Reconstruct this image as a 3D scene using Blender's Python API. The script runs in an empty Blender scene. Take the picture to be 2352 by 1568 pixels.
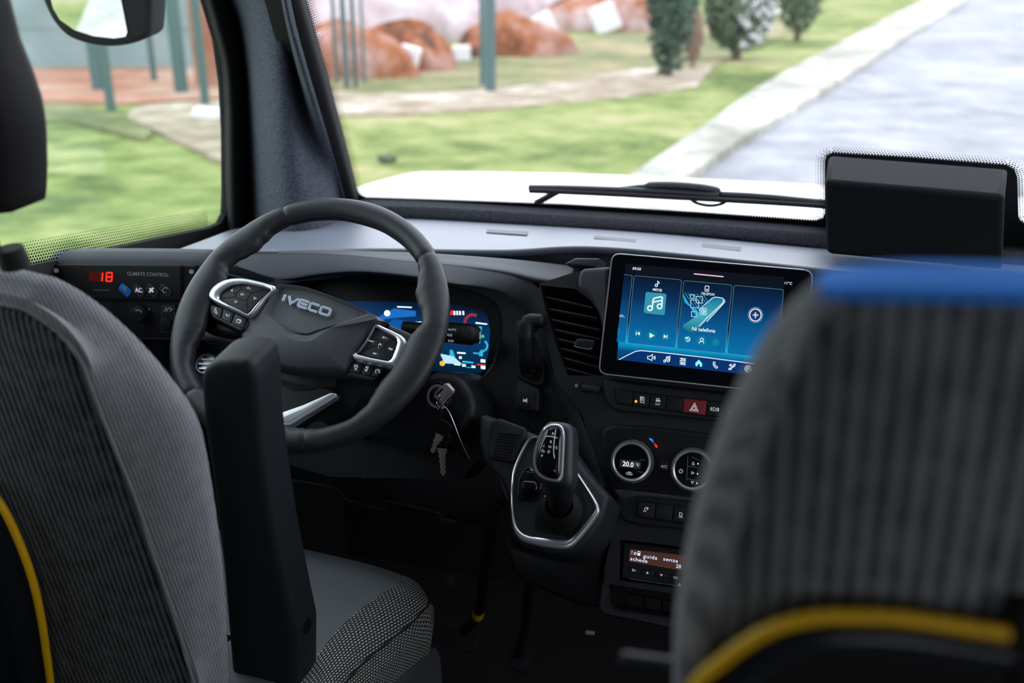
import bpy, bmesh, math, random
from mathutils import Vector as V, Matrix
from mathutils.geometry import tessellate_polygon
rnd = random.Random(7)
SC = bpy.context.scene
COL = SC.collection
# ------------------------------------------------------------------ camera, sky, exposure
FPX = 35 / 36 * 2352
TH, PS = math.radians(20.5), math.radians(16.4)
CAM = V((0, 0, 1.42))
CF = V((-math.sin(PS) * math.cos(TH), math.cos(PS) * math.cos(TH), -math.sin(TH)))
CR = V((math.cos(PS), math.sin(PS), 0))
CU = CR.cross(CF)
cd = bpy.data.cameras.new('camera'); cam = bpy.data.objects.new('camera', cd); COL.objects.link(cam)
cd.lens = 35; cd.sensor_width = 36; cd.clip_start = .02; cd.clip_end = 500
cam.matrix_world = Matrix((( CR.x, CU.x, -CF.x, CAM.x), (CR.y, CU.y, -CF.y, CAM.y), (CR.z, CU.z, -CF.z, CAM.z), (0, 0, 0, 1)))
cd.dof.use_dof = True; cd.dof.focus_distance = 1.33; cd.dof.aperture_fstop = 3.4
SC.camera = cam
vs = SC.view_settings
vs.view_transform = 'Standard'; vs.look = 'None'; vs.gamma = 1; vs.use_curve_mapping = False; vs.exposure = 1.75
SC.cycles.max_bounces = 10; SC.cycles.diffuse_bounces = 5; SC.cycles.glossy_bounces = 4
SC.cycles.transparent_max_bounces = 16; SC.cycles.use_denoising = True
SC.cycles.caustics_reflective = False; SC.cycles.caustics_refractive = False
SC.cycles.sample_clamp_indirect = 6
W = bpy.data.worlds.new('overcast_sky'); SC.world = W; W.use_nodes = True
nt = W.node_tree; nt.nodes.clear()
wo = nt.nodes.new('ShaderNodeOutputWorld'); wb = nt.nodes.new('ShaderNodeBackground')
wt = nt.nodes.new('ShaderNodeTexCoord'); wsx = nt.nodes.new('ShaderNodeSeparateXYZ'); wr = nt.nodes.new('ShaderNodeValToRGB')
wn = nt.nodes.new('ShaderNodeTexNoise'); wn.inputs['Scale'].default_value = 2.2
wm = nt.nodes.new('ShaderNodeMath'); wm.operation = 'MULTIPLY_ADD'; wm.inputs[1].default_value = .25
nt.links.new(wt.outputs['Generated'], wsx.inputs[0]); nt.links.new(wt.outputs['Generated'], wn.inputs[0])
nt.links.new(wn.outputs[0], wm.inputs[0]); nt.links.new(wsx.outputs[2], wm.inputs[2])
nt.links.new(wm.outputs[0], wr.inputs[0])
wr.color_ramp.elements[0].position = .1; wr.color_ramp.elements[0].color = (.95, .965, 1, 1)
wr.color_ramp.elements[1].position = .9; wr.color_ramp.elements[1].color = (.86, .91, 1, 1)
nt.links.new(wr.outputs[0], wb.inputs[0]); wb.inputs[1].default_value = 1.15
nt.links.new(wb.outputs[0], wo.inputs[0])

# ------------------------------------------------------------------ where a line of sight meets a real surface
def ray(x, y): return CF + CR * ((x - 1176) / FPX) + CU * ((784 - y) / FPX)
def aX(x, y, v): d = ray(x, y); return CAM + d * ((v - CAM.x) / d.x)
def aY(x, y, v): d = ray(x, y); return CAM + d * ((v - CAM.y) / d.y)
def aZ(x, y, v): d = ray(x, y); return CAM + d * ((v - CAM.z) / d.z)

class PL:
    """a flat surface in the cab: origin, right axis u, up axis v, normal n towards the cabin"""
    def __init__(s, o, tilt=0, yaw=0, roll=0, n=None):
        t, b = math.radians(tilt), math.radians(yaw)
        s.o = V(o)
        s.u = V((math.cos(b), math.sin(b), 0))
        s.v = V((-math.sin(b) * math.sin(t), math.cos(b) * math.sin(t), math.cos(t)))
        if roll:
            r = math.radians(roll); u, v = s.u.copy(), s.v.copy()
            s.u = u * math.cos(r) + v * math.sin(r); s.v = v * math.cos(r) - u * math.sin(r)
        s.n = s.u.cross(s.v)
    def w(s, a, b, h=0): return s.o + s.u * a + s.v * b + s.n * h
    def px(s, x, y, h=0):
        d = ray(x, y); t = ((s.o + s.n * h - CAM).dot(s.n)) / d.dot(s.n)
        q = CAM + d * t - s.o
        return (q.dot(s.u), q.dot(s.v))
    def P(s, x, y, h=0):
        a, b = s.px(x, y, h); return s.w(a, b, h)
    def off(s, h): 
        q = PL(s.o + s.n * h); q.u, q.v, q.n = s.u, s.v, s.n; return q

# ------------------------------------------------------------------ objects
def mesh_obj(name, verts, faces, mat=None, parent=None, smooth=True, angle=40):
    me = bpy.data.meshes.new(name)
    me.from_pydata([tuple(v) for v in verts], [], faces); me.validate()
    o = bpy.data.objects.new(name, me); COL.objects.link(o)
    if mat: me.materials.append(mat)
    bm = bmesh.new(); bm.from_mesh(me)
    bmesh.ops.remove_doubles(bm, verts=bm.verts, dist=1e-6)
    bmesh.ops.recalc_face_normals(bm, faces=bm.faces)
    bm.to_mesh(me); bm.free()
    if smooth:
        for p in me.polygons: p.use_smooth = True
        try: me.set_sharp_from_angle(angle=math.radians(angle))
        except Exception: pass
    if parent: par(o, parent)
    return o
def wmat(o):
    m = Matrix.Translation(o.location)
    return m if o.parent is None else wmat(o.parent) @ m if o.type == 'EMPTY' else wmat(o.parent)
def root_loc(o):
    while o.parent is not None: o = o.parent
    return o.location.copy()
def par(o, p):
    o.parent = p
    if p.parent is None: o.location = o.location - p.location   # shapes are written in cab coordinates
def tag(o, label=None, cat=None, group=None, kind=None):
    if label: o['label'] = label
    if cat: o['category'] = cat
    if group: o['group'] = group
    if kind: o['kind'] = kind
    return o
def thing(name, loc, label, cat, group=None):
    o = bpy.data.objects.new(name, None); COL.objects.link(o); o.location = V(loc); o.empty_display_size = .05
    return tag(o, label, cat, group)
def bevel(o, w, seg=3, angle=35):
    m = o.modifiers.new('bevel', 'BEVEL'); m.width = w; m.segments = seg; m.limit_method = 'ANGLE'; m.angle_limit = math.radians(angle)
    return o
def subsurf(o, n=2):
    m = o.modifiers.new('sub', 'SUBSURF'); m.levels = n; m.render_levels = n; return o
def solid(o, t, off=-1):
    m = o.modifiers.new('solid', 'SOLIDIFY'); m.thickness = t; m.offset = off; return o
class MB:
    def __init__(s): s.v = []; s.f = []
    def add(s, vs, fs):
        n = len(s.v); s.v += [V(v) for v in vs]; s.f += [tuple(i + n for i in f) for f in fs]
    def box(s, c, sx, sy, sz, ax=None):
        c = V(c); ux, uy, uz = ax or (V((1, 0, 0)), V((0, 1, 0)), V((0, 0, 1)))
        vs = [c + ux * (i * sx / 2) + uy * (j * sy / 2) + uz * (k * sz / 2) for i in (-1, 1) for j in (-1, 1) for k in (-1, 1)]
        s.add(vs, [(0, 1, 3, 2), (4, 6, 7, 5), (0, 4, 5, 1), (2, 3, 7, 6), (0, 2, 6, 4), (1, 5, 7, 3)])
    def tube(s, path, r, n=12, closed=False, up=None, flat=1.0, caps=True):
        path = [V(p) for p in path]; m = len(path)
        rs = r if isinstance(r, (list, tuple)) else [r] * m
        prev = None; vs = []
        for i, p in enumerate(path):
            a = path[(i - 1) % m] if (closed or i > 0) else p
            b = path[(i + 1) % m] if (closed or i < m - 1) else p
            t = (b - a).normalized()
            if up is not None: x = (V(up) - t * V(up).dot(t)).normalized()
            elif prev is None:
                q = V((0, 0, 1)) if abs(t.z) < .9 else V((1, 0, 0)); x = (q - t * q.dot(t)).normalized()
            else: x = (prev - t * prev.dot(t)).normalized()
            prev = x; y = t.cross(x)
            for k in range(n):
                g = 2 * math.pi * k / n
                vs.append(p + x * (math.cos(g) * rs[i] * flat) + y * (math.sin(g) * rs[i]))
        fs = []
        for i in range(m if closed else m - 1):
            j = (i + 1) % m
            for k in range(n): fs.append((i * n + k, i * n + (k + 1) % n, j * n + (k + 1) % n, j * n + k))
        if caps and not closed: fs += [tuple(range(n))[::-1], tuple((m - 1) * n + k for k in range(n))]
        s.add(vs, fs)
    def build(s, name, mat, parent=None, **k): return mesh_obj(name, s.v, s.f, mat, parent, **k)

# ------------------------------------------------------------------ 2-D outlines
def cr(pts, n=6, closed=False):
    """Catmull-Rom through the points (any dimension)"""
    m = len(pts); out = []
    vv = [V(p) for p in pts]
    for i in range(m if closed else m - 1):
        p0 = vv[(i - 1) % m] if (closed or i > 0) else vv[0] * 2 - vv[1]
        p1 = vv[i]; p2 = vv[(i + 1) % m]
        p3 = vv[(i + 2) % m] if (closed or i + 2 < m) else vv[-1] * 2 - vv[-2]
        for k in range(n):
            t = k / n
            out.append(.5 * ((2 * p1) + (p2 - p0) * t + (2 * p0 - 5 * p1 + 4 * p2 - p3) * t * t + (3 * p1 - p0 - 3 * p2 + p3) * t ** 3))
    if not closed: out.append(vv[-1])
    return out
def rnd_poly(pts, r, n=4):
    """round the corners of a polygon by r (one number or one per corner)"""
    out = []; m = len(pts)
    for i in range(m):
        p = V(pts[i]); a = V(pts[i - 1]); b = V(pts[(i + 1) % m]); rr = r[i] if isinstance(r, (list, tuple)) else r
        da, db = a - p, b - p; la, lb = da.length, db.length; q = min(rr, la * .48, lb * .48)
        if q <= 0: out.append(p); continue
        A, B = p + da * (q / la), p + db * (q / lb)
        for k in range(n + 1):
            t = k / n; out.append(A * (1 - t) ** 2 + p * (2 * t * (1 - t)) + B * t * t)
    return out
def area(p): return sum(p[i][0] * p[(i + 1) % len(p)][1] - p[(i + 1) % len(p)][0] * p[i][1] for i in range(len(p))) / 2
def inset(poly, d):
    m = len(poly); sg = 1 if area(poly) > 0 else -1; out = []
    for i in range(m):
        p = V(poly[i]); a = V(poly[i - 1]); b = V(poly[(i + 1) % m])
        e1 = p - a; e2 = b - p
        if e1.length < 1e-9: e1 = e2
        if e2.length < 1e-9: e2 = e1
        n1 = V((-e1.y, e1.x)).normalized() * sg; n2 = V((-e2.y, e2.x)).normalized() * sg
        q = n1 + n2
        if q.length < 1e-6: q = n1
        q.normalize(); k = max(.5, q.dot(n1)); out.append(p + q * (d / k))
    return out
def pxpoly(pl, pts, h=0): return [V(pl.px(x, y, h)) for x, y in pts]
def slab(name, pl, poly, h0, h1, mat, parent=None, bev=.0, px=True, r=0, seg=3, back=True, angle=35):
    """a plate lying on surface pl with outline poly, from height h0 to h1, edge rounded by bev"""
    if px: poly = pxpoly(pl, poly, h1)
    if r: poly = rnd_poly(poly, r)
    if area(poly) < 0: poly = poly[::-1]
    rings = [(poly, h0)]
    if bev:
        for k in range(seg + 1):
            g = math.pi / 2 * k / seg
            rings.append((inset(poly, bev * (1 - math.cos(g))), h1 - bev + bev * math.sin(g)))
    else: rings.append((poly, h1))
    n = len(poly); vs = []; fs = []
    for q, h in rings: vs += [pl.w(p[0], p[1], h) for p in q]
    for i in range(len(rings) - 1):
        for k in range(n): fs.append((i * n + k, i * n + (k + 1) % n, (i + 1) * n + (k + 1) % n, (i + 1) * n + k))
    L = (len(rings) - 1) * n
    def cap(off):
        tr = tessellate_polygon([[V((vs[off + k] - pl.o).dot(pl.u) * 1.0 for _ in (0,)) if False else V(((vs[off + k] - pl.o).dot(pl.u), (vs[off + k] - pl.o).dot(pl.v), 0)) for k in range(n)]])
        return [tuple(off + i for i in t) for t in tr]
    fs += cap(L)
    if back: fs += cap(0)
    return mesh_obj(name, vs, fs, mat, parent, angle=angle)
def resample(poly, n, closed=True):
    p = [V(q) for q in poly]; 
    if closed: p = p + [p[0]]
    L = [0]
    for i in range(len(p) - 1): L.append(L[-1] + (p[i + 1] - p[i]).length)
    out = []; j = 0; N = n if closed else n - 1
    for k in range(n):
        t = L[-1] * k / N
        while j < len(L) - 2 and L[j + 1] < t: j += 1
        d = L[j + 1] - L[j]; out.append(p[j].lerp(p[j + 1], 0 if d == 0 else min(1, (t - L[j]) / d)))
    return out
def polar(poly, c, n):
    """n points of the outline poly at equal angles about c"""
    out = []; m = len(poly); c = V(c)
    for k in range(n):
        g = 2 * math.pi * k / n; d = V((math.cos(g), math.sin(g))); best = 0
        for i in range(m):
            a = V(poly[i]) - c; e = V(poly[(i + 1) % m]) - V(poly[i])
            den = d.x * e.y - d.y * e.x
            if abs(den) < 1e-12: continue
            t = (a.x * e.y - a.y * e.x) / den; s_ = (a.x * d.y - a.y * d.x) / den
            if -1e-6 <= s_ <= 1 + 1e-6 and t > best: best = t
        out.append(c + d * best)
    return out
def rings_obj(name, pl, c, rings, mat, parent=None, n=96, cap=True, angle=40, back=False):
    """loft between star-shaped outlines [(poly_ab, h), ...]; the last one is closed to a point grid"""
    vs = []; fs = []
    for poly, h in rings: vs += [pl.w(p.x, p.y, h) for p in polar(poly, c, n)]
    for i in range(len(rings) - 1):
        for k in range(n): fs.append((i * n + k, i * n + (k + 1) % n, (i + 1) * n + (k + 1) % n, (i + 1) * n + k))
    if cap: vs.append(pl.w(c[0], c[1], rings[-1][1])); e = (len(rings) - 1) * n; fs += [(e + k, e + (k + 1) % n, len(vs) - 1) for k in range(n)]
    if back: vs.append(pl.w(c[0], c[1], rings[0][1])); fs += [((k + 1) % n, k, len(vs) - 1) for k in range(n)]
    return mesh_obj(name, vs, fs, mat, parent, angle=angle)
def circ(c, r, n=32, ry=None, a0=0, a1=360):
    N = n if a1 - a0 >= 360 else n + 1
    return [V((c[0] + r * math.cos(math.radians(a0 + (a1 - a0) * k / n)), c[1] + (ry or r) * math.sin(math.radians(a0 + (a1 - a0) * k / n)))) for k in range(N)]
def rect(a, b, w, h): return [V((a - w / 2, b - h / 2)), V((a + w / 2, b - h / 2)), V((a + w / 2, b + h / 2)), V((a - w / 2, b + h / 2))]
def strokes(name, pl, lines, w, h, mat, parent=None, px=True, thick=.0002):
    """flat printed / inlaid lines on a surface; each entry is a polyline, or (polyline, True) when closed"""
    vs = []; fs = []
    for ln in lines:
        closed = False
        if isinstance(ln, tuple) and len(ln) == 2 and isinstance(ln[1], bool): ln, closed = ln
        p = pxpoly(pl, ln, h) if px else [V(q) for q in ln]
        m = len(p)
        if m < 2: continue
        L = []; Rr = []
        for i in range(m):
            a = p[(i - 1) % m] if (closed or i > 0) else None; b = p[(i + 1) % m] if (closed or i < m - 1) else None
            e1 = (p[i] - a) if a is not None else (b - p[i]); e2 = (b - p[i]) if b is not None else e1
            if e1.length < 1e-9: e1 = e2
            if e2.length < 1e-9: e2 = e1
            n1 = V((-e1.y, e1.x)).normalized(); n2 = V((-e2.y, e2.x)).normalized(); q = n1 + n2
            q = n1 if q.length < 1e-6 else q.normalized(); k = max(.45, q.dot(n1))
            L.append(p[i] + q * (w / 2 / k)); Rr.append(p[i] - q * (w / 2 / k))
        o = len(vs); 
        for a, b in zip(L, Rr): vs += [pl.w(a.x, a.y, h), pl.w(b.x, b.y, h), pl.w(b.x, b.y, h - thick), pl.w(a.x, a.y, h - thick)]
        for i in range(m if closed else m - 1):
            j = (i + 1) % m
            for k in range(4): fs.append((o + i * 4 + k, o + j * 4 + k, o + j * 4 + (k + 1) % 4, o + i * 4 + (k + 1) % 4))
    me = mesh_obj(name, vs, fs, mat, parent, smooth=False)
    return me
def plates(name, pl, polys, h, mat, parent=None, px=True, thick=.0002):
    """several flat filled shapes printed on one surface"""
    vs = []; fs = []
    for poly in polys:
        p = pxpoly(pl, poly, h) if px else [V(q) for q in poly]
        if area(p) < 0: p = p[::-1]
        n = len(p); o = len(vs)
        vs += [pl.w(q.x, q.y, h) for q in p] + [pl.w(q.x, q.y, h - thick) for q in p]
        fs += [tuple(o + i for i in t) for t in tessellate_polygon([[V((q.x, q.y, 0)) for q in p]])]
        for k in range(n): fs.append((o + k, o + (k + 1) % n, o + n + (k + 1) % n, o + n + k))
    return mesh_obj(name, vs, fs, mat, parent, smooth=False)
def text(name, pl, s, x, y, hpx, mat, parent=None, h=.0003, align='LEFT', bold=0, shear=0, sx=1, sp=1, px=True, extr=.00005, down=False):
    """lettering on a surface: baseline start at photo point (x, y), capital height hpx in the same pixels"""
    cu = bpy.data.curves.new(name, 'FONT'); cu.body = s; cu.size = 1; cu.extrude = 0; cu.offset = bold; cu.shear = shear; cu.space_character = sp
    cu.align_x = align; cu.resolution_u = 3
    t = bpy.data.objects.new(name, cu); COL.objects.link(t)
    dg = bpy.context.evaluated_depsgraph_get(); me = bpy.data.meshes.new_from_object(t.evaluated_get(dg))
    bpy.data.objects.remove(t)
    if px:
        a, b = pl.px(x, y, h); a2, b2 = pl.px(x, y - hpx, h); H = math.hypot(a2 - a, b2 - b)
    else: a, b, H = x, y, hpx
    k = H / .69
    for vt in me.vertices:
        q = pl.w(a + vt.co.x * k * sx, b + vt.co.y * k, h); vt.co = q
    o = bpy.data.objects.new(name, me); COL.objects.link(o); me.materials.clear(); me.materials.append(mat)
    if parent: par(o, parent)
    return o
def skin(name, rows, mat, parent=None, nu=8, nv=8, thick=0, closed=False, angle=60):
    """a smooth surface through rows of points"""
    R1 = [cr(r, nu) for r in rows]
    cols = [cr([r[i] for r in R1], nv) for i in range(len(R1[0]))]
    n = len(cols); m = len(cols[0]); vs = [p for c in cols for p in c]
    fs = [(i * m + j, (i + 1) * m + j, (i + 1) * m + j + 1, i * m + j + 1) for i in range(n - 1) for j in range(m - 1)]
    o = mesh_obj(name, vs, fs, mat, parent, angle=angle)
    if thick: solid(o, thick, 0)
    return o
def lathe(name, o, ax, prof, mat, parent=None, n=48, angle=35):
    """turned shape: prof = [(distance along ax, radius), ...]"""
    ax = V(ax).normalized(); q = V((0, 0, 1)) if abs(ax.z) < .9 else V((1, 0, 0)); x = (q - ax * q.dot(ax)).normalized(); y = ax.cross(x)
    vs = []; fs = []
    for d, r in prof:
        for k in range(n):
            g = 2 * math.pi * k / n; vs.append(V(o) + ax * d + (x * math.cos(g) + y * math.sin(g)) * r)
    for i in range(len(prof) - 1):
        for k in range(n): fs.append((i * n + k, i * n + (k + 1) % n, (i + 1) * n + (k + 1) % n, (i + 1) * n + k))
    fs += [tuple(range(n)), tuple((len(prof) - 1) * n + k for k in range(n))]
    return mesh_obj(name, vs, fs, mat, parent, angle=angle)

# ------------------------------------------------------------------ materials
def srgb(r, g, b):
    f = lambda c: (c / 255 / 12.92) if c / 255 <= .04045 else ((c / 255 + .055) / 1.055) ** 2.4
    return (f(r), f(g), f(b), 1)
class NT:
    def __init__(s, name):
        s.m = bpy.data.materials.new(name); s.m.use_nodes = True; s.t = s.m.node_tree
        s.b = s.t.nodes['Principled BSDF']; s.out = s.t.nodes['Material Output']
    def n(s, typ, **k):
        nd = s.t.nodes.new('ShaderNode' + typ)
        for a, b in k.items():
            if a in nd.inputs: nd.inputs[a].default_value = b
            else: setattr(nd, a, b)
        return nd
    def l(s, a, b): s.t.links.new(a, b)
    def co(s): 
        if not hasattr(s, '_c'): s._c = s.n('TexCoord')
        return s._c.outputs['Object']
    def uv(s):
        if not hasattr(s, '_c'): s._c = s.n('TexCoord')
        return s._c.outputs['UV']
    def bump(s, h, strength=.3, dist=.001):
        b = s.n('Bump'); b.inputs['Strength'].default_value = strength; b.inputs['Distance'].default_value = dist
        s.l(h, b.inputs['Height']); s.l(b.outputs[0], s.b.inputs['Normal']); return b
def pmat(name, col, rough=.5, metal=0, spec=.5, grain=None, gs=.3, coat=0, emit=None, es=0, alpha=1, var=None):
    k = NT(name); b = k.b
    b.inputs['Base Color'].default_value = col; b.inputs['Roughness'].default_value = rough; b.inputs['Metallic'].default_value = metal
    b.inputs['Specular IOR Level'].default_value = spec; b.inputs['Coat Weight'].default_value = coat; b.inputs['Coat Roughness'].default_value = .05
    if emit: b.inputs['Emission Color'].default_value = emit; b.inputs['Emission Strength'].default_value = es
    if grain:
        n = k.n('TexNoise', Scale=grain, Detail=3.0); k.l(k.co(), n.inputs['Vector']); k.bump(n.outputs[0], gs)
    if var:
        n = k.n('TexNoise', Scale=var[0], Detail=6.0); k.l(k.co(), n.inputs['Vector'])
        r = k.n('ValToRGB'); r.color_ramp.elements[0].position = .35; r.color_ramp.elements[1].position = .65
        r.color_ramp.elements[0].color = col; r.color_ramp.elements[1].color = var[1]
        k.l(n.outputs[0], r.inputs[0]); k.l(r.outputs[0], b.inputs['Base Color'])
    return k.m
M = {}
M['black'] = pmat('black_plastic', (.006, .0075, .0105, 1), .5, spec=.35, grain=900, gs=.25)
M['dark'] = pmat('grained_dark_plastic', (.011, .0135, .018, 1), .55, spec=.4, grain=1100, gs=.4)
M['soft'] = pmat('soft_touch_dash', (.036, .040, .048, 1), .6, spec=.35, grain=1300, gs=.35)
M['deck'] = pmat('dash_top_sky_tint', (.13, .145, .185, 1), .42, spec=.6, grain=700, gs=.3)  # grey plastic brightened and blued: sky reflection put into its colour
M['gloss'] = pmat('piano_black', (.006, .006, .008, 1), .08, spec=.5)
M['rubber'] = pmat('black_rubber', (.008, .008, .009, 1), .7, spec=.25)
M['satin'] = pmat('satin_silver', (.62, .64, .69, 1), .32, metal=.8)
M['arm'] = pmat('armrest_cover', (.008, .0105, .0135, 1), .6, spec=.25, grain=900, gs=.2)
M['logo'] = pmat('logo_silver', (.55, .62, .75, 1), .35, metal=.3)
M['hub'] = pmat('grained_hub_cover', (.042, .046, .055, 1), .5, spec=.5, grain=1000, gs=.5)
M['box'] = pmat('matt_black_box', (.009, .0095, .012, 1), .85, spec=.08, grain=900, gs=.2)
M['chrome'] = pmat('bright_chrome', (.8, .82, .86, 1), .12, metal=1)
M['keysteel'] = pmat('nickel_key', (.66, .62, .58, 1), .32, metal=.7, grain=300, gs=.1)
M['white_print'] = pmat('white_print', (.55, .57, .6, 1), .5, emit=(.8, .86, 1, 1), es=.10)
M['grey_print'] = pmat('grey_print', (.30, .31, .33, 1), .5)
M['felt'] = pmat('charcoal_felt', (.038, .043, .054, 1), .9, spec=.15, grain=500, gs=.6, var=(260, (.075, .085, .108, 1)))
M['felt_dark'] = pmat('dark_felt', (.014, .015, .019, 1), .9, spec=.15, grain=500, gs=.6, var=(260, (.032, .034, .042, 1)))
def lit(name, col, s): return pmat(name, (0, 0, 0, 1), .4, spec=.2, emit=col, es=s * .55)
M['lit_white'] = lit('screen_white', (.85, .93, 1, 1), .55)
M['lit_cyan'] = lit('screen_cyan', (.03, .45, .72, 1), .55)
M['lit_teal'] = lit('screen_teal', (.02, .21, .30, 1), .55)
M['lit_pink'] = lit('screen_pink', (1, .62, .85, 1), .5)
M['lit_orange'] = lit('amber_lamp', (1, .42, .03, 1), .7)
M['lit_red'] = lit('red_lamp', (1, .03, .015, 1), .65)
M['lit_blue'] = lit('blue_lamp', (.03, .22, 1, 1), .6)
M['lit_green'] = lit('green_lamp', (.05, .8, .25, 1), .4)
M['screen_off'] = pmat('glass_black', (.004, .005, .008, 1), .06, spec=.5)
def graded(name, pl, stops, b0, b1, s=.55, ua=0, a0=0):
    """the picture a lit display shows: colours run along the display's own height"""
    k = NT(name); g = k.n('NewGeometry'); d = k.n('VectorMath', operation='DOT_PRODUCT'); k.l(g.outputs['Position'], d.inputs[0])
    ax = pl.v + pl.u * ua; d.inputs[1].default_value = ax; mr = k.n('MapRange'); k.l(d.outputs['Value'], mr.inputs[0])
    base = pl.o.dot(ax); mr.inputs[1].default_value = base + b0; mr.inputs[2].default_value = base + b1
    r = k.n('ValToRGB'); k.l(mr.outputs[0], r.inputs[0]); e = r.color_ramp.elements
    e[0].position, e[0].color = stops[0]; e[1].position, e[1].color = stops[-1]
    for p, c in stops[1:-1]: q = e.new(p); q.color = c
    k.b.inputs['Base Color'].default_value = (.004, .005, .008, 1); k.b.inputs['Roughness'].default_value = .4; k.b.inputs['Specular IOR Level'].default_value = .15
    k.l(r.outputs[0], k.b.inputs['Emission Color']); k.b.inputs['Emission Strength'].default_value = s * .55
    return k.m
def leather(name, perf, col=(.0150, .0170, .0220, 1), grain=900):
    k = NT(name); b = k.b; b.inputs['Roughness'].default_value = .46; b.inputs['Base Color'].default_value = col; b.inputs['Specular IOR Level'].default_value = .4
    n = k.n('TexVoronoi', Scale=grain); k.l(k.co(), n.inputs['Vector'])
    if not perf: k.bump(n.outputs['Distance'], .25, .0006); return k.m
    # punched holes laid out on the cover's own length and girth (UV)
    v = k.n('TexVoronoi', Scale=1.0, voronoi_dimensions='2D'); v.inputs['Randomness'].default_value = 0
    mp = k.n('Mapping'); mp.inputs['Scale'].default_value = perf; mp.inputs['Rotation'].default_value = (0, 0, math.radians(45)); k.l(k.uv(), mp.inputs[0]); k.l(mp.outputs[0], v.inputs['Vector'])
    mr = k.n('MapRange'); mr.inputs[1].default_value = .18; mr.inputs[2].default_value = .3; k.l(v.outputs['Distance'], mr.inputs[0])
    mx = k.n('MixRGB'); mx.inputs[1].default_value = (.001, .001, .001, 1); mx.inputs[2].default_value = col; k.l(mr.outputs[0], mx.inputs[0]); k.l(mx.outputs[0], b.inputs['Base Color'])
    k.bump(mr.outputs[0], .7, .0008); return k.m
M['leather'] = leather('smooth_leather', None)
M['perf'] = leather('perforated_leather', (400, 400, 1))
M['seat_leather'] = leather('seat_leatherette', None, (.15, .16, .175, 1), 420)
# ================================================================== OUTSIDE
GZ = -.68
def ground_mat(name, cols, scale, rough=.9, bump=.0):
    k = NT(name); n = k.n('TexNoise', Scale=scale, Detail=8.0, Roughness=.62); k.l(k.co(), n.inputs['Vector'])
    n2 = k.n('TexNoise', Scale=scale * .17, Detail=3.0); k.l(k.co(), n2.inputs['Vector'])
    mx = k.n('Math', operation='MULTIPLY_ADD'); k.l(n2.outputs[0], mx.inputs[0]); mx.inputs[1].default_value = .9
    sb = k.n('Math', operation='SUBTRACT'); k.l(n.outputs[0], sb.inputs[0]); sb.inputs[1].default_value = .45; k.l(sb.outputs[0], mx.inputs[2])
    r = k.n('ValToRGB'); e = r.color_ramp.elements; k.l(mx.outputs[0], r.inputs[0])
    e[0].position = .28; e[0].color = cols[0]; e[1].position = .7; e[1].color = cols[-1]
    for i, c in enumerate(cols[1:-1]): q = e.new(.28 + .42 * (i + 1) / (len(cols) - 1)); q.color = c
    k.l(r.outputs[0], k.b.inputs['Base Color']); k.b.inputs['Roughness'].default_value = rough; k.b.inputs['Specular IOR Level'].default_value = .04
    return k.m
M['grass'] = ground_mat('lawn_grass', [(.075, .105, .035, 1), (.14, .175, .058, 1), (.21, .235, .088, 1), (.30, .27, .15, 1)], 1.6)
M['dry'] = ground_mat('worn_grass', [(.09, .11, .05, 1), (.18, .18, .09, 1), (.30, .24, .15, 1)], 1.1)
M['road'] = ground_mat('worn_asphalt', [(.19, .19, .205, 1), (.265, .265, .285, 1), (.34, .34, .365, 1)], 1.3)
M['kerb'] = ground_mat('pale_concrete', [(.20, .20, .16, 1), (.34, .33, .29, 1), (.48, .46, .42, 1)], 2.5)
M['gravel'] = ground_mat('pale_gravel', [(.20, .16, .11, 1), (.30, .25, .19, 1), (.52, .46, .40, 1)], 2.2)
M['clay'] = ground_mat('orange_clay', [(.06, .035, .03, 1), (.25, .095, .045, 1), (.33, .19, .155, 1), (.46, .37, .36, 1)], 1.3)
M['brick'] = ground_mat('brick_paving', [(.28, .12, .08, 1), (.34, .19, .14, 1), (.38, .29, .24, 1)], 1.0)
M['fence_green'] = pmat('fence_green_paint', (.05, .095, .095, 1), .5)
M['sheet'] = pmat('weathered_sheet_wall', (.15, .20, .205, 1), .7, var=(.8, (.22, .27, .28, 1)))
M['white_paint'] = pmat('white_car_paint', (.55, .51, .50, 1), .35, coat=.3)
M['tarp'] = ground_mat('pale_tarp', [(.27, .20, .20, 1), (.38, .30, .31, 1), (.52, .46, .48, 1)], .8)
M['stone'] = pmat('pale_block', (.60, .59, .60, 1), .8)
M['leaf_dark'] = pmat('cypress_leaves', (.022, .05, .032, 1), .7, var=(3, (.05, .085, .05, 1)))
M['leaf_mid'] = pmat('shrub_leaves', (.06, .10, .05, 1), .7, var=(4, (.14, .17, .10, 1)))
M['blossom'] = pmat('white_blossom', (.62, .60, .62, 1), .8)
M['bark'] = pmat('bark', (.09, .065, .045, 1), .9)
def gpoly(name, pts, z, mat, th=.05, px=True):
    q = [aZ(x, y, z) for x, y in pts] if px else [V((a, b, z)) for a, b in pts]
    n = len(q); vs = q + [p - V((0, 0, th)) for p in q]
    tr = tessellate_polygon([[V((p.x, p.y, 0)) for p in q]])
    fs = [tuple(t) for t in tr] + [(k, (k + 1) % n, n + (k + 1) % n, n + k) for k in range(n)]
    return mesh_obj(name, vs, fs, mat, smooth=False)
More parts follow.
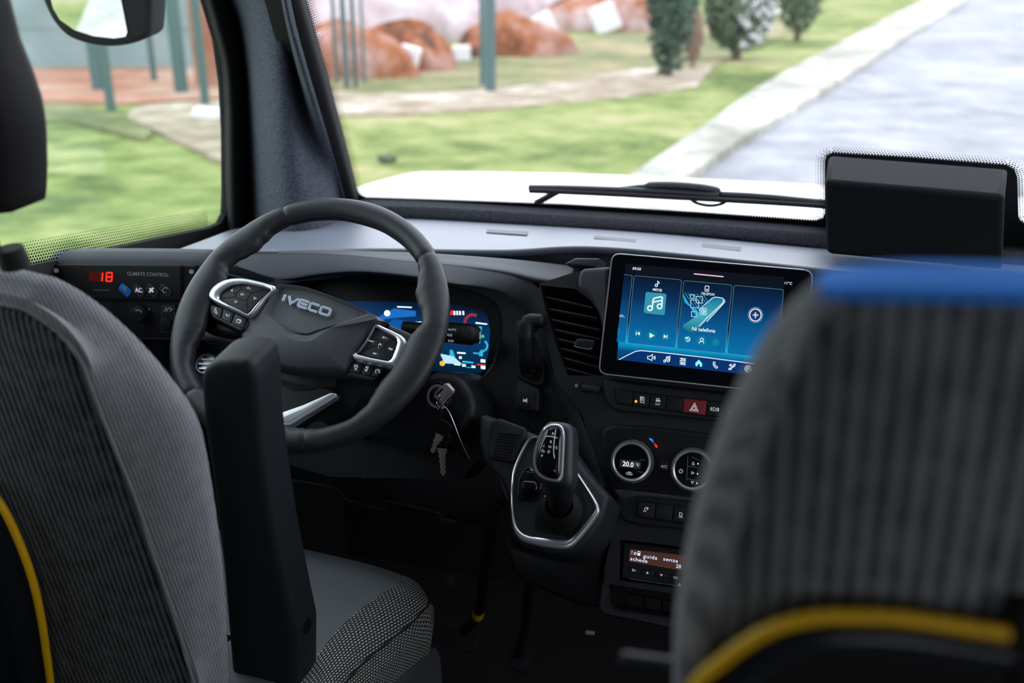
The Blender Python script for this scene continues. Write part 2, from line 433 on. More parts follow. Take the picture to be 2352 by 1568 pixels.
# road, kerb and lawn run on behind the bus as well
kl = [(1405, 430), (1500, 366), (1640, 272), (1720, 212), (1800, 165), (1900, 112), (2010, 55), (2110, 4)]
kr = [(1540, 428), (1620, 374), (1690, 325), (1800, 262), (1900, 200), (1980, 150), (2080, 85), (2215, 6)]
KL = [aZ(x, y, GZ + .08) for x, y in kl]; KR = [aZ(x, y, GZ + .08) for x, y in kr]
KL = [V((KL[0].x - 4.0, -25, GZ + .08))] + KL + [V((KL[-1].x + 14, 180, GZ + .08))]
KR = [V((KR[0].x - 4.0, -25, GZ + .08))] + KR + [V((KR[-1].x + 14, 180, GZ + .08))]
def strip(name, A, B, mat, drop=.1):
    n = len(A); vs = A + B + [p - V((0, 0, drop)) for p in A] + [p - V((0, 0, drop)) for p in B]
    fs = []
    for i in range(n - 1):
        fs += [(i, i + 1, n + i + 1, n + i), (i, 2 * n + i, 2 * n + i + 1, i + 1), (n + i, n + i + 1, 3 * n + i + 1, 3 * n + i)]
    return mesh_obj(name, vs, fs, mat, smooth=False)
k = strip('kerb', KL, KR, M['kerb'], .12); tag(k, kind='structure')
# lawn: gently uneven, joins the kerb
def bank(x, y):
    # the bank seen through the side window
    return .0 * math.exp(-((x + 9.2) / 2.2) ** 2 - ((y - 11.0) / 3.0) ** 2)
vs = []; fs = []; nx, ny = 60, 90
kx = lambda y: next((KL[i].x + (KL[i + 1].x - KL[i].x) * (y - KL[i].y) / (KL[i + 1].y - KL[i].y) for i in range(len(KL) - 1) if KL[i].y <= y <= KL[i + 1].y), KL[-1].x)
for j in range(ny + 1):
    y = -24.9 + 204 * (j / ny) ** 1.6
    for i in range(nx + 1):
        x = kx(y) - .002 - 120 * (i / nx) ** 2.2
        vs.append((x, y, GZ + .07 + (bank(x, y) + (.03 * math.sin(x * 1.3) * math.sin(y * .9) if i > 3 else 0))))
for j in range(ny):
    for i in range(nx): a = j * (nx + 1) + i; fs.append((a, a + 1, a + nx + 2, a + nx + 1))
tag(mesh_obj('lawn', vs, fs, M['grass']), kind='structure')
tag(gpoly('road', [(-30, -25), (90, -25), (140, 180), (-30, 180)], GZ - .03, M['road'], px=False), kind='structure')
def up(p, h): return V((p.x, p.y, h))
def patch(name, pts, mat, lift):
    o = gpoly(name, pts, GZ + .07 + lift, mat, .1); tag(o, kind='structure'); return o
patch('gravel_path', [(640, 262), (640, 205), (900, 214), (1120, 205), (1300, 186), (1460, 158), (1640, 150), (1600, 196), (1480, 214), (1330, 232), (1150, 246), (900, 262)], M['gravel'], .04)
patch('worn_ground', [(600, 204), (640, 160), (1000, 150), (1480, 60), (1720, 40), (1900, 20), (1780, 90), (1640, 150), (1460, 158), (1300, 186), (1120, 205), (900, 214)], M['dry'], .035)
patch('brick_yard', [(-200, 150), (520, 150), (520, 222), (300, 236), (80, 232), (-200, 250)], M['brick'], .04)
patch('concrete_path', [(290, 268), (305, 250), (335, 240), (400, 234), (530, 228), (530, 378), (500, 364), (460, 346), (415, 326), (365, 300), (325, 284)], M['gravel'], .05)
patch('grass_ridge', [(60, 262), (110, 236), (190, 240), (280, 262), (350, 300), (330, 318), (250, 296), (150, 274), (90, 276)], M['dry'], .052)

def mound(name, px, py, w, h, mat, label, cat, group=None, seed=1, flat=.7, z=GZ + .05):
    p = aZ(px, py, z); t = (p - CAM).dot(CF); rw = w * t / FPX / 2; rh = h * t / FPX
    vs = []; fs = []; nu, nv = 28, 10; r = random.Random(seed); ph = [r.uniform(0, 6) for _ in range(6)]
    for j in range(nv + 1):
        g = math.pi / 2 * j / nv
        for i in range(nu):
            a = 2 * math.pi * i / nu
            k = 1 + .16 * math.sin(3 * a + ph[0]) + .10 * math.sin(5 * a + ph[1] + 3 * g) + .06 * math.sin(9 * a + ph[2])
            rr = math.cos(g) ** .8 * k; vs.append(p + V((math.cos(a) * rw * rr, math.sin(a) * rw * flat * rr, rh * math.sin(g) * (1 + .12 * math.sin(2 * a + ph[3])) - .05)))
    for j in range(nv):
        for i in range(nu): fs.append((j * nu + i, j * nu + (i + 1) % nu, (j + 1) * nu + (i + 1) % nu, (j + 1) * nu + i))
    o = mesh_obj(name, vs, fs, mat, angle=80); o2 = o
    return tag(o, label, cat, group)
G1 = 'heaps of building rubble beyond the fence'
mound('rubble_heap', 790, 176, 330, 120, M['clay'], 'broad orange rubble heap left of the fence bars beyond the lawn', 'heap', G1, 3)
mound('rubble_heap', 935, 160, 250, 105, M['clay'], 'orange-brown rubble heap between the thin fence bars and the thick post', 'heap', G1, 5)
mound('rubble_heap', 1170, 128, 260, 95, M['clay'], 'reddish rubble heap right behind the thick green fence post', 'heap', G1, 8)
mound('rubble_heap', 1400, 70, 320, 90, M['clay'], 'low brown rubble heap farthest right, next to the dark cypress', 'heap', G1, 11)
mound('tarp_cover', 900, 84, 600, 150, M['tarp'], 'long white sheet-covered stack behind the orange rubble heaps', 'tarp', None, 14)
mound('tarp_cover', 1290, 34, 380, 95, M['tarp'], 'smaller pale sheet-covered stack right of the thick fence post', 'tarp', None, 15)
def block(px, py, w, h, rot, label):
    p = aZ(px, py, GZ + .1); t = (p - CAM).dot(CF); s = t / FPX; m = MB()
    c = p + V((0, 0, h * s / 2)); r = math.radians(rot)
    ax = (CR * math.cos(r) + V((0, 0, 1)) * math.sin(r), CR.cross(V((0, 0, 1))), -CR * math.sin(r) + V((0, 0, 1)) * math.cos(r))
    m.box(c, w * s, .35, h * s, ax); o = m.build('stone_slab', M['stone'], angle=30); bevel(o, .03); tag(o, label, 'slab', 'white slabs lying about beyond the lawn')
block(1252, 108, 56, 74, 28, 'large bright white slab leaning on the rubble right of the fence post')
block(1388, 74, 60, 62, 24, 'bright white slab leaning near the dark cypress')
block(940, 168, 46, 60, -16, 'white slab lying in front of the orange heap left of the fence post')
block(910, 146, 36, 70, 12, 'pale narrow slab standing on the orange rubble heap')
block(1060, 140, 40, 34, 0, 'small pale slab just left of the thick fence post')
block(480, 272, 60, 22, -8, 'low white block standing in for a puddle highlight at the front edge of the side window')  # white block added in place of the bright highlight on a puddle
# fence: thick post and thin bars
def posts(px, py, wpx, label, n=1, name='fence_post', top=2.4):
    p = aZ(px, py, GZ + .07); t = (p - CAM).dot(CF); w = wpx * t / FPX
    m = MB(); m.box(p + V((0, 0, top / 2)), w, w, top); o = m.build(name, M['fence_green'], smooth=False)
    return tag(o, label, 'fence post', 'green fence posts beyond the lawn')
posts(1127, 214, 20, 'thick dark green fence post in the middle of the windscreen view')
posts(1108, 200, 9, 'thin green fence bar touching the left side of the thick post')
posts(775, 196, 7, 'thin fence bar nearest the windscreen pillar')
posts(797, 206, 10, 'slightly thicker fence bar second from the windscreen pillar')
posts(818, 204, 8, 'thin fence bar third from the windscreen pillar')
posts(838, 196, 5, 'thinnest fence bar, farthest right of the cluster by the windscreen pillar')
posts(232, 210, 26, 'broad grey-green post behind the mirror through the side window')
posts(257, 262, 15, 'grey-green post standing on the lawn right below the mirror')
posts(418, 216, 22, 'wide grey-green post at mid side window')
posts(473, 246, 14, 'grey-green post at the front edge of the side window')
posts(355, 190, 10, 'thin far post just right of the mirror through the side window')
# far sheet wall seen through the side window
A = aZ(-330, 166, GZ); B = aZ(452, 166, GZ); e = (B - A).normalized(); nn = V((0, 0, 1)).cross(e)
t = thing('sheet_wall', (A + B) / 2, 'long grey-green boarded wall behind the brick yard', 'wall')
m = MB(); L = (B - A).length
for i in range(7): m.box((A + B) / 2 + V((0, 0, .23 + i * .46)) + nn * (.02 * (i % 2)), L, .08, .47, (e, nn, V((0, 0, 1))))
m.build('board_panel', M['sheet'], t, smooth=False)
p = aZ(496, 208, GZ); m = MB(); m.box(p + V((0, 0, 1.3)), .5, .5, 2.6)
tag(m.build('brick_pier', M['brick'], smooth=False), 'red brick pier at the front corner of the side window', 'pillar')
# trees
def foliage(name, c, rx, rz, n, ls, mat, parent, seed, cone=0.0):
    r = random.Random(seed); m = MB()
    for _ in range(n):
        a = r.uniform(0, 2 * math.pi); q = r.uniform(-1, 1); d = r.uniform(.72, 1.05); w = math.sqrt(max(0, 1 - q * q)) * (1 - cone * max(0, q))
        p = V(c) + V((math.cos(a) * rx * w * d, math.sin(a) * rx * w * d, rz * q * d))
        u = V((r.gauss(0, 1), r.gauss(0, 1), r.gauss(0, 1))).normalized(); v = u.orthogonal().normalized(); s = ls * r.uniform(.6, 1.3)
        m.add([p - u * s, p + v * s * .5, p + u * s, p - v * s * .5], [(0, 1, 2, 3)])
    return m.build(name, mat, parent, smooth=False)
def tree(px, py, wpx, h, name, label, cat, mats, seed, lift=.3, cone=.5, n=2600):
    p = aZ(px, py, GZ + .07); t_ = (p - CAM).dot(CF); rx = wpx * t_ / FPX / 2
    t = thing(name, p, label, cat)
    m = MB(); m.tube([p, p + V((0, 0, lift + h * .5))], [rx * .16, rx * .08], 8); m.build('trunk', M['bark'], t)
    foliage('foliage', p + V((0, 0, lift + h / 2)), rx, h / 2, n, rx * .16, mats[0], t, seed, cone)
    m = MB(); vs = []
    for j in range(9):
        g = math.pi * j / 8
        vs.append((p + V((0, 0, lift + h / 2 - h / 2 * .9 * math.cos(g))), max(.02, rx * .78 * math.sin(g))))
    m.tube([a for a, b in vs], [b for a, b in vs], 14); m.build('inner_foliage', mats[0], t)
    if len(mats) > 1: foliage('blossom', p + V((rx * .35, -rx * .3, lift + h * .45)), rx * .75, h * .42, 420, rx * .12, mats[1], t, seed + 1, .2)
    return t
tree(1535, 178, 128, 5.0, 'cypress_tree', 'tall dense dark cypress left of the road', 'tree', [M['leaf_dark']], 2, .1, .5, 3600)
tree(1690, 138, 150, 2.1, 'flowering_shrub', 'grey-green shrub with white blossom right of the cypress', 'shrub', [M['leaf_mid'], M['blossom']], 4, .25, .2)
tree(1830, 96, 110, 3.2, 'garden_shrub', 'loose dark shrub farthest up the road verge', 'shrub', [M['leaf_mid']], 9, .3, .3, 1500)
tree(1590, 160, 46, 1.2, 'dry_bush', 'small brown dry bush at the foot of the cypress', 'shrub', [pmat('dry_twigs', (.20, .13, .09, 1), .9)], 12, .1, .1, 700)
tree(890, 374, 44, .10, 'grass_tuft', 'dark green tuft of grass just beyond the bonnet', 'tuft', [M['leaf_mid']], 15, .0, .1, 500)

# ---- the bus itself, outside the glass
WS = PL((0, 1.80, .995), tilt=-35)           # windscreen plane
bt = thing('bonnet', (0, 2.4, .8), 'white bonnet of the bus below the windscreen', 'bonnet')
rows = []
for x in (-.98, -.8, -.45, 0, .45, .8, .98):
    c = 1 - .25 * abs(x) ** 3
    rows.append([V((x, 1.83, .955)), V((x, 2.15, .945)), V((x, 2.15 + .5 * c, .90)), V((x, 2.25 + .62 * c, .80)), V((x, 2.25 + .7 * c, .55)), V((x, 2.25 + .7 * c, .1))])
skin('bonnet_panel', rows, M['white_paint'], bt, 6, 6, .004)
# wiper
PW = WS.off(-.035)
t = thing('windscreen_wiper', PW.P(1880, 475), 'black windscreen wiper resting low across the outside of the glass', 'wiper')
m = MB(); pp = [(1216, 431), (1300, 432), (1420, 436), (1540, 441), (1650, 449)]
m.tube(cr([PW.P(x, y) for x, y in pp], 6), .0075, 8, flat=.8); m.build('blade', M['black'], t)
m = MB(); pp = [(1216, 438), (1300, 441), (1450, 448), (1600, 456), (1900, 474), (2340, 512)]
m.tube(cr([PW.P(x, y, .012) for x, y in pp], 6), .0045, 8); m.build('rubber_lip', M['rubber'], t)
m = MB(); pp = [(1400, 436), (1480, 428), (1540, 427), (1600, 431), (1645, 439), (1655, 450)]
m.tube(cr([PW.P(x, y, -.01) for x, y in pp], 6), [.004] * 7 + [.008] * 19 + [.005] * 5, 8); m.build('blade_mount', M['dark'], t)
m = MB(); m.tube(cr([PW.P(x, y, -.01) for x, y in ((1640, 446), (1750, 452), (1900, 466), (2340, 506))], 6), .006, 8); m.build('wiper_arm', M['dark'], t)
m = MB(); m.tube([PW.P(1288, 436), PW.P(1232, 466)], .006, 8); m.build('washer_nozzle', M['rubber'], t)
m = MB(); m.tube(cr([PW.P(x, y, .005) for x, y in ((1580, 452), (1600, 466), (1632, 472), (1660, 467), (1672, 457))], 6), .0028, 6); m.build('washer_hose', M['rubber'], t)
# door mirror
PM = PL(aX(250, 20, -1.36), tilt=-6, yaw=12)
t = thing('door_mirror', PM.o, 'black door mirror outside the side window', 'mirror')
outer = cr([(92, -20), (104, 20), (124, 55), (156, 86), (204, 103), (253, 108), (302, 101), (338, 84), (345, 50), (347, -60), (345, -300), (300, -330), (120, -330), (88, -300), (86, -120)], 5, True)
o = slab('housing', PM, [tuple(p) for p in [(q[0], q[1]) for q in outer]], -.07, .004, M['rubber'], t, bev=.012)
glass = [(112, -20), (122, 20), (138, 46), (171, 69), (215, 83), (262, 88), (288, 84), (292, 74), (284, 30), (272, -30), (262, -290), (125, -290), (108, -200)]
M['mirror'] = pmat('mirror_glass', (.9, .93, .95, 1), .02, metal=1)
slab('mirror_glass', PM, glass, .004, .007, M['mirror'], t)
# ================================================================== SHELL OF THE CAB
M['shell'] = pmat('grey_trim_panel', (.015, .016, .018, 1), .8, grain=400, gs=.3)
M['lining'] = pmat('headlining', (.05, .05, .055, 1), .9)
M['floor'] = pmat('black_floor_mat', (.008, .008, .009, 1), .85, grain=300, gs=.6)
def glassmat(name, tint, gl=.05):
    k = NT(name); k.t.nodes.remove(k.b); tr = k.n('BsdfTransparent'); tr.inputs[0].default_value = tint
    g = k.n('BsdfGlossy'); g.inputs['Roughness'].default_value = .02; fr = k.n('LayerWeight', Blend=.5); mx = k.n('MixShader')
    pw = k.n('Math', operation='POWER'); pw.inputs[1].default_value = 5; k.l(fr.outputs['Facing'], pw.inputs[0])
    mu = k.n('Math', operation='MULTIPLY_ADD'); mu.inputs[1].default_value = gl; mu.inputs[2].default_value = .02; k.l(pw.outputs[0], mu.inputs[0])
    k.l(mu.outputs[0], mx.inputs[0]); k.l(tr.outputs[0], mx.inputs[1]); k.l(g.outputs[0], mx.inputs[2]); k.l(mx.outputs[0], k.out.inputs[0]); return k.m
M['glass'] = glassmat('windscreen_glass', (.96, .97, .98, 1), .5)
M['glass_side'] = glassmat('side_glass', (.92, .97, .955, 1), .9)
M['frit'] = pmat('black_glass_border', (.005, .006, .007, 1), .5, spec=.3)
def wall(name, pl, outer, holes, th, mat):
    allp = [outer] + holes; flat = [p for q in allp for p in q]; n = len(flat)
    vs = [pl.w(p[0], p[1], 0) for p in flat] + [pl.w(p[0], p[1], -th) for p in flat]
    tr = tessellate_polygon([[V((p[0], p[1], 0)) for p in q] for q in allp])
    fs = [tuple(t) for t in tr] + [tuple(n + i for i in t) for t in tr]; o = 0
    for q in allp:
        k = len(q)
        for i in range(k): fs.append((o + i, o + (i + 1) % k, n + o + (i + 1) % k, n + o + i))
        o += k
    return tag(mesh_obj(name, vs, fs, mat, smooth=False), kind='structure')
# left wall in its own plane X = -1: a = Y, b = Z
PLW = PL((-1.06, 0, 0)); PLW.u = V((0, 1, 0)); PLW.v = V((0, 0, 1)); PLW.n = V((1, 0, 0))
def lw(x, y): p = aX(x, y, -1.06); return (p.y, p.z)
wl = [lw(470, -10), lw(500, 90), lw(514, 190), lw(520, 300), lw(521, 440), lw(519, 490), lw(508, 512), lw(480, 524), lw(250, 572), lw(50, 614), lw(-150, 660)]
wl = wl + [(.35, 1.10), (.35, 1.72), (1.50, 1.72)]
wall('wall_left', PLW, [(-2.6, -.1), (2.2, -.1), (2.2, .93), (1.74, .98), (1.74, 1.9), (-2.6, 1.9)], [wl], .012, M['shell'])
PRW = PL((1.05, 0, 0)); PRW.u = V((0, -1, 0)); PRW.v = V((0, 0, 1)); PRW.n = V((-1, 0, 0))
wall('wall_right', PRW, [(2.6, -.1), (-2.2, -.1), (-2.2, .93), (-1.62, .98), (-1.62, 1.9), (2.6, 1.9)], [[(-1.5, 1.0), (-.3, 1.05), (-.3, 1.72), (-1.3, 1.72)], [(.3, 1.15), (1.5, 1.15), (1.5, 1.7), (.3, 1.7)]], .05, M['shell'])
PB = PL((0, -2.6, 0)); PB.u = V((-1, 0, 0)); PB.n = V((0, 1, 0))
wall('wall_back', PB, [(-1.05, -.1), (1.06, -.1), (1.06, 1.9), (-1.05, 1.9)], [[(-.7, 1.2), (.5, 1.2), (.5, 1.7), (-.7, 1.7)]], .05, M['shell'])
m = MB(); m.box((0.0, -.2, -.06), 2.26, 4.8, .06); tag(m.build('floor', M['floor'], smooth=False), kind='structure')
m = MB(); m.box((0.0, -.70, 1.93), 2.26, 3.9, .06); tag(m.build('ceiling', M['lining'], smooth=False), kind='structure')
# firewall: the dark front end under the dash
m = MB(); m.box((0.0, 2.08, .42), 2.2, .05, 1.0); tag(m.build('wall_front', M['floor'], smooth=False), kind='structure')
# panes
def pane(name, pl, poly, mat, th=.004):
    o = slab(name, pl, poly, -th / 2, th / 2, mat, px=False); return tag(o, kind='structure')
def dots(name, pl, path, rows, sp, r0, r1, side, mat, parent):
    """printed dots along an edge, getting smaller row by row"""
    p = [V(q) for q in path]; L = sum((p[i + 1] - p[i]).length for i in range(len(p) - 1)); vs = []; fs = []
    for j in range(rows):
        r = r0 + (r1 - r0) * j / max(1, rows - 1); n = int(L / sp); q = resample(p, n, False)
        for i in range(n - 1):
            t = (q[i + 1] - q[i]).normalized(); nm = V((-t.y, t.x)) * side; c = q[i].lerp(q[i + 1], .5 * (j % 2)) + nm * (sp * (.45 + .86 * j))
            o = len(vs)
            for k in range(6): g = math.pi / 3 * k; vs.append(pl.w(c.x + math.cos(g) * r, c.y + math.sin(g) * r, .003))
            fs.append(tuple(range(o, o + 6)))
    return mesh_obj(name, vs, fs, mat, parent, smooth=False)
w1 = pane('window_1', WS, [V((-.90, -.06)), V((1.0, -.06)), V((1.0, 1.0)), V((-.83, 1.0))], M['glass'])
inner = [(520, -700), (600, -420), (660, -200), (690, -60), (703, 0), (745, 150), (790, 318), (818, 430), (824, 446), (838, 454), (1000, 459), (1300, 470), (1600, 488), (1872, 507), (1889, 502), (1894, 490), (1894, 372), (1898, 358), (1912, 351), (2100, 362), (2312, 379), (2330, 389), (2337, 408), (2340, 500), (2348, 511), (2430, 516), (2700, 530)]
band = inner + [(2700, 680), (1890, 590), (1300, 530), (800, 520), (740, 470), (650, 150), (590, -60), (560, -200), (500, -420), (420, -700)]
slab('glass_border', WS, band, .002, .003, M['frit'], w1)
ip = pxpoly(WS, cr(inner, 3) if False else inner, .003)
dots('border_dots', WS, ip, 4, .0046, .0019, .0008, 1, M['frit'], w1)
w2 = pane('window_2', PLW.off(-.009), [V(p) for p in [(1.72, .9), (1.72, 1.8), (.3, 1.8), (.3, 1.0)]], M['glass_side'])
q2 = [V(p) for p in wl[:11]]
P2 = PLW.off(-.006)
dots('border_dots', P2, q2[:8], 4, .0050, .0021, .0009, -1, M['frit'], w2)
dots('border_dots', P2, q2[7:], 8, .0052, .0024, .0010, -1, M['frit'], w2)
# printed approval marks low on the side glass
for i, (s, y) in enumerate((('WSG', 545), ('43R', 566), ('E2', 578))):
    text('glass_marking', P2, s, 0, 0, 10, M['frit'], w2, px=False) if False else None
# ---- windscreen pillar lining
def colx(tab, y):
    for (x0, y0), (x1, y1) in zip(tab, tab[1:]):
        if y <= y1: return x0 + (x1 - x0) * (y - y0) / (y1 - y0)
    return tab[-1][0] + (tab[-1][0] - tab[-2][0]) * (y - tab[-1][1]) / (tab[-1][1] - tab[-2][1])
T0 = [(255, -700), (340, -420), (410, -200), (455, -60), (473, 0), (506, 102), (518, 204), (522, 408), (523, 482), (526, 560)]
T1 = [(300, -700), (385, -420), (455, -200), (500, -60), (530, 0), (555, 102), (565, 204), (571, 327), (575, 450), (577, 560)]
T2 = [(455, -700), (535, -420), (593, -200), (625, -60), (637, 0), (657, 163), (673, 367), (682, 461), (690, 560)]
T3 = [(470, -700), (550, -420), (608, -200), (640, -60), (650, 0), (675, 102), (718, 245), (755, 367), (776, 449), (800, 560)]
T4 = [(518, -700), (598, -420), (655, -200), (686, -60), (702, 0), (745, 150), (790, 318), (822, 446), (850, 560)]
rows = []
for y in (-700, -420, -240, -60, 40, 140, 240, 340, 440, 560):
    g = WS.P(colx(T4, y), y, .012)
    rows.append([aX(colx(T1, y), y, -1.045), aY((colx(T1, y) * .45 + colx(T2, y) * .55), y, 1.60), aY(colx(T2, y), y, 1.585), aY((colx(T2, y) * .4 + colx(T3, y) * .6), y, 1.645), aY(colx(T3, y), y, g.y - .06), aY(colx(T3, y) + 14, y, g.y - .052)])
t1 = skin('trim_1', rows, M['felt'], None, 8, 6, .004); tag(t1, kind='structure')
rows = []
for y in (-700, -420, -240, -60, 40, 140, 240, 340, 440, 560):
    rows.append([aX(colx(T0, y) - 3, y, -1.06), aX(colx(T0, y) + 14, y, -1.035), aX(colx(T1, y) - 6, y, -1.038), aX(colx(T1, y) + 3, y, -1.050)])
tag(skin('trim_2', rows, M['rubber'], None, 6, 6, .004), kind='structure')
rows = []
for y in (-700, -420, -240, -60, 40, 140, 240, 340, 440, 560):
    g = WS.P(colx(T4, y) - 2, y, .006)
    rows.append([aY(colx(T3, y) - 4, y, g.y - .055), aY(colx(T3, y) * .6 + colx(T4, y) * .4, y, g.y - .045), aY(colx(T3, y) * .25 + colx(T4, y) * .75, y, g.y - .03), g])
tag(skin('trim_3', rows, M['rubber'], None, 6, 6, .004), kind='structure')
# ================================================================== DASHBOARD
def c3(x, y): return (80 + x / 4.9, 540 + y / 4.9)
def c4(x, y): return (900 + x / 2.8, 560 + y / 2.8)
def c5(x, y): return (1340 + x / 3.92, 560 + y / 3.92)
def c6(x, y): return (1080 + x / 3.137, 920 + y / 3.137)
def c7(x, y): return (1300 + x / 4.04, 1180 + y / 4.04)
def c2(x, y): return (380 + x / 2.45, 440 + y / 2.45)
def mp(f, pts): return [f(*p) for p in pts]
def slabh(name, pl, outer, holes, h0, h1, mat, parent=None, r=0):
    """plate with openings"""
    allp = [pxpoly(pl, q, h1) for q in [outer] + holes]
    if r: allp = [rnd_poly(q, r) for q in allp]
    flat = [p for q in allp for p in q]; n = len(flat)
    vs = [pl.w(p.x, p.y, h1) for p in flat] + [pl.w(p.x, p.y, h0) for p in flat]
    tr = tessellate_polygon([[V((p.x, p.y, 0)) for p in q] for q in allp])
    fs = [tuple(t) for t in tr] + [tuple(n + i for i in t) for t in tr]; o = 0
    for q in allp:
        k = len(q)
        for i in range(k): fs.append((o + i, o + (i + 1) % k, n + o + (i + 1) % k, n + o + i))
        o += k
    return mesh_obj(name, vs, fs, mat, parent, angle=30)
PS_ = PL(aY(1625, 740, 1.225), tilt=22)
PC = PS_.off(-.030)
PI = PL(aY(1050, 700, 1.30), tilt=24, yaw=-8)
DASH = thing('dashboard', (-.2, 1.5, .7), 'black and grey moulded dashboard spanning the cab under the windscreen', 'dashboard')
rear = [(530, 528, 1.60), (620, 515, 1.68), (760, 507, 1.72), (900, 503, 1.72), (1180, 517, 1.72), (1500, 537, 1.72), (1890, 573, 1.72), (2420, 618, 1.72)]
front = [(405, 574, 1.37), (500, 573, 1.37), (700, 575, 1.37), (850, 571, 1.37), (1150, 574, 1.37), (1390, 567, 1.36), (1890, 616, 1.36), (2420, 664, 1.36)]
rows = []
for (a, b, y), (c, d, y2) in zip(rear, front):
    p = aY(a, b, y); q = aY(c, d, y2)
    rows.append([p + V((0, .03, -.004)), p, p.lerp(q, .35), p.lerp(q, .7), p.lerp(q, .93) , q, q + V((0, .004, -.012)), q + V((0, .03, -.02)), q + V((0, .05, -.12))])
skin('dash_top', rows, M['deck'], DASH, 5, 8)
M['slot'] = pmat('slot_grey', (.07, .08, .105, 1), .6)
for k, pts in enumerate([[(1366, 541), (1461, 549), (1459, 556), (1364, 547)], [(1613, 559), (1703, 567), (1701, 576), (1611, 567)], [(1120, 526), (1213, 531), (1211, 539), (1117, 533)]]):
    f = []
    for x, y in pts:   # on the deck's own slope
        d = ray(x, y); lp = lambda T: next((a[1] + (b[1] - a[1]) * (x - a[0]) / (b[0] - a[0]) for a, b in zip(T, T[1:]) if a[0] <= x <= b[0])); p0 = aY(x, lp(front), 1.36); p1 = aY(x, lp(rear), 1.72); nrm = (p1 - p0).cross(V((1, 0, 0))).normalized(); 
        f.append(CAM + d * ((p0 + V((0, 0, .0012)) - CAM).dot(nrm) / d.dot(nrm)))
    o = mesh_obj('defrost_slot', f + [p - V((0, 0, .003)) for p in f], [(0, 1, 2, 3), (0, 1, 5, 4), (1, 2, 6, 5), (2, 3, 7, 6), (3, 0, 4, 7)], M['slot'], DASH, smooth=False)
rows = []
for x, a, b in ((800, 470, 502), (1000, 476, 508), (1300, 494, 526), (1600, 513, 545), (1890, 536, 574), (2420, 590, 622)):
    g = WS.P(x, a - 14, .006); p1 = aY(x, a + 2, 1.745); 
    rows.append([g, aY(x, a - 2, 1.755), p1, aY(x, (a + b) / 2, 1.735), aY(x, b - 5, 1.732), aY(x, b, 1.74), aY(x, b + 6, 1.77)])
skin('windscreen_ledge', rows, M['felt_dark'], DASH, 5, 8)
# hood ledge and instrument hood
rows = []
for a, b, y in (((640, 579), (640, 583), .0), ((723, 577), (723, 584), .0), ((772, 577), (772, 587), 0), ((951, 581), (951, 603), 0), ((1007, 584), (1007, 607), 0), ((1150, 594), (1150, 622), .0), ((1240, 602), (1240, 641), .0), ((1331, 613), (1325, 652), .0)):
    A = aY(*a, 1.350); B = aY(*b, 1.285)
    rows.append([A + V((0, .01, -.03)), A, A.lerp(B, .5) + V((0, -.001, .002)), B, B + V((0, .01, -.012)), B + V((0, .05, -.02))])
skin('hood_ledge', rows, M['soft'], DASH, 5, 6)
hc = [((540, 586), (548, 612)), ((620, 583), (640, 638)), ((723, 583), (735, 627)), ((829, 589), (829, 622)), ((951, 603), (951, 633)), ((1007, 607), (1033, 648)), ((1114, 618), (1096, 656)), ((1180, 628), (1150, 668)), ((1214, 644), (1184, 690)), ((1243, 673), (1208, 725)), ((1257, 710), (1224, 762)), ((1279, 781), (1249, 820)), ((1304, 867), (1276, 892)), ((1329, 942), (1302, 958)), ((1364, 1035), (1335, 1045)), ((1389, 1117), (1360, 1124))]
M['strip'] = pmat('woven_grain_strip', (.030, .034, .042, 1), .7, spec=.25, grain=1500, gs=.8)
rows = []
for ci, (a, b) in enumerate(hc):
    kk = max(0, 1 - max(0, ci - 5) / 4); A = PI.P(*a, .018).lerp(aY(*a, 1.283), kk); B = PI.P(*b, .012).lerp(aY(*b, 1.232), kk); mid = A.lerp(B, .5) + PI.n * .003
    rows.append([A - PI.n * .06 , A - PI.n * .006, A, mid, B, B - PI.n * .008, B - PI.n * .03])
skin('instrument_hood', rows, M['strip'], DASH, 4, 6)
# instrument opening
lens = [(600, 690), (640, 655), (760, 640), (900, 640), (1029, 654), (1114, 679), (1143, 703), (1152, 735), (1150, 776), (1137, 831), (1112, 866), (1075, 886), (1000, 890), (800, 880), (640, 860), (600, 800)]
lens = [tuple(p) for p in cr(lens, 4, True)]
outerI = [b for a, b in hc] + [(1300, 1130), (1180, 1070), (1095, 1060), (1060, 1100), (760, 1095), (640, 1060), (560, 900), (545, 700)]
slabh('instrument_panel', PI, outerI, [lens], -.05, .0, M['black'], DASH)
rows = []
for x, y in lens[::2] + [lens[0]]:
    rows.append([PI.P(x, y, .001), PI.P(x, y, -.004), PI.P(875 + (x - 875) * 1.0, 765 + (y - 765) * 1.0, -.03) + (PI.P(875, 765, -.03) - PI.P(x, y, -.03)) * .02])
skin('cluster_surround', rows, M['rubber'], DASH, 3, 4)
# centre stack
body = [(1330, 622), (1400, 612), (1890, 655), (2300, 700), (2300, 1520), (1560, 1440), (1396, 1406), (1383, 1390), (1389, 1300), (1412, 1205), (1390, 1120), (1336, 950), (1276, 870), (1232, 690), (1240, 650)]
ventp = [(1241, 655), (1322, 663), (1357, 690), (1375, 716), (1385, 760), (1386, 862), (1304, 862), (1276, 790), (1252, 710)]
tach_hole = mp(c7, [(500, 235), (1400, 345), (1400, 740), (990, 690), (490, 620)])
pocket = mp(c7, [(400, 650), (1400, 800), (1400, 1060), (960, 975), (440, 895), (392, 850)])
slabh('centre_stack', PC, body, [ventp, tach_hole, pocket], -.08, .0, M['dark'], DASH)
slab('stack_shoulder', PC, [(1327, 647), (1329, 628), (1338, 616), (1400, 612), (1400, 760), (1385, 752), (1375, 714), (1357, 685), (1328, 660)], -.03, .014, M['soft'], DASH, bev=.006, r=.004)
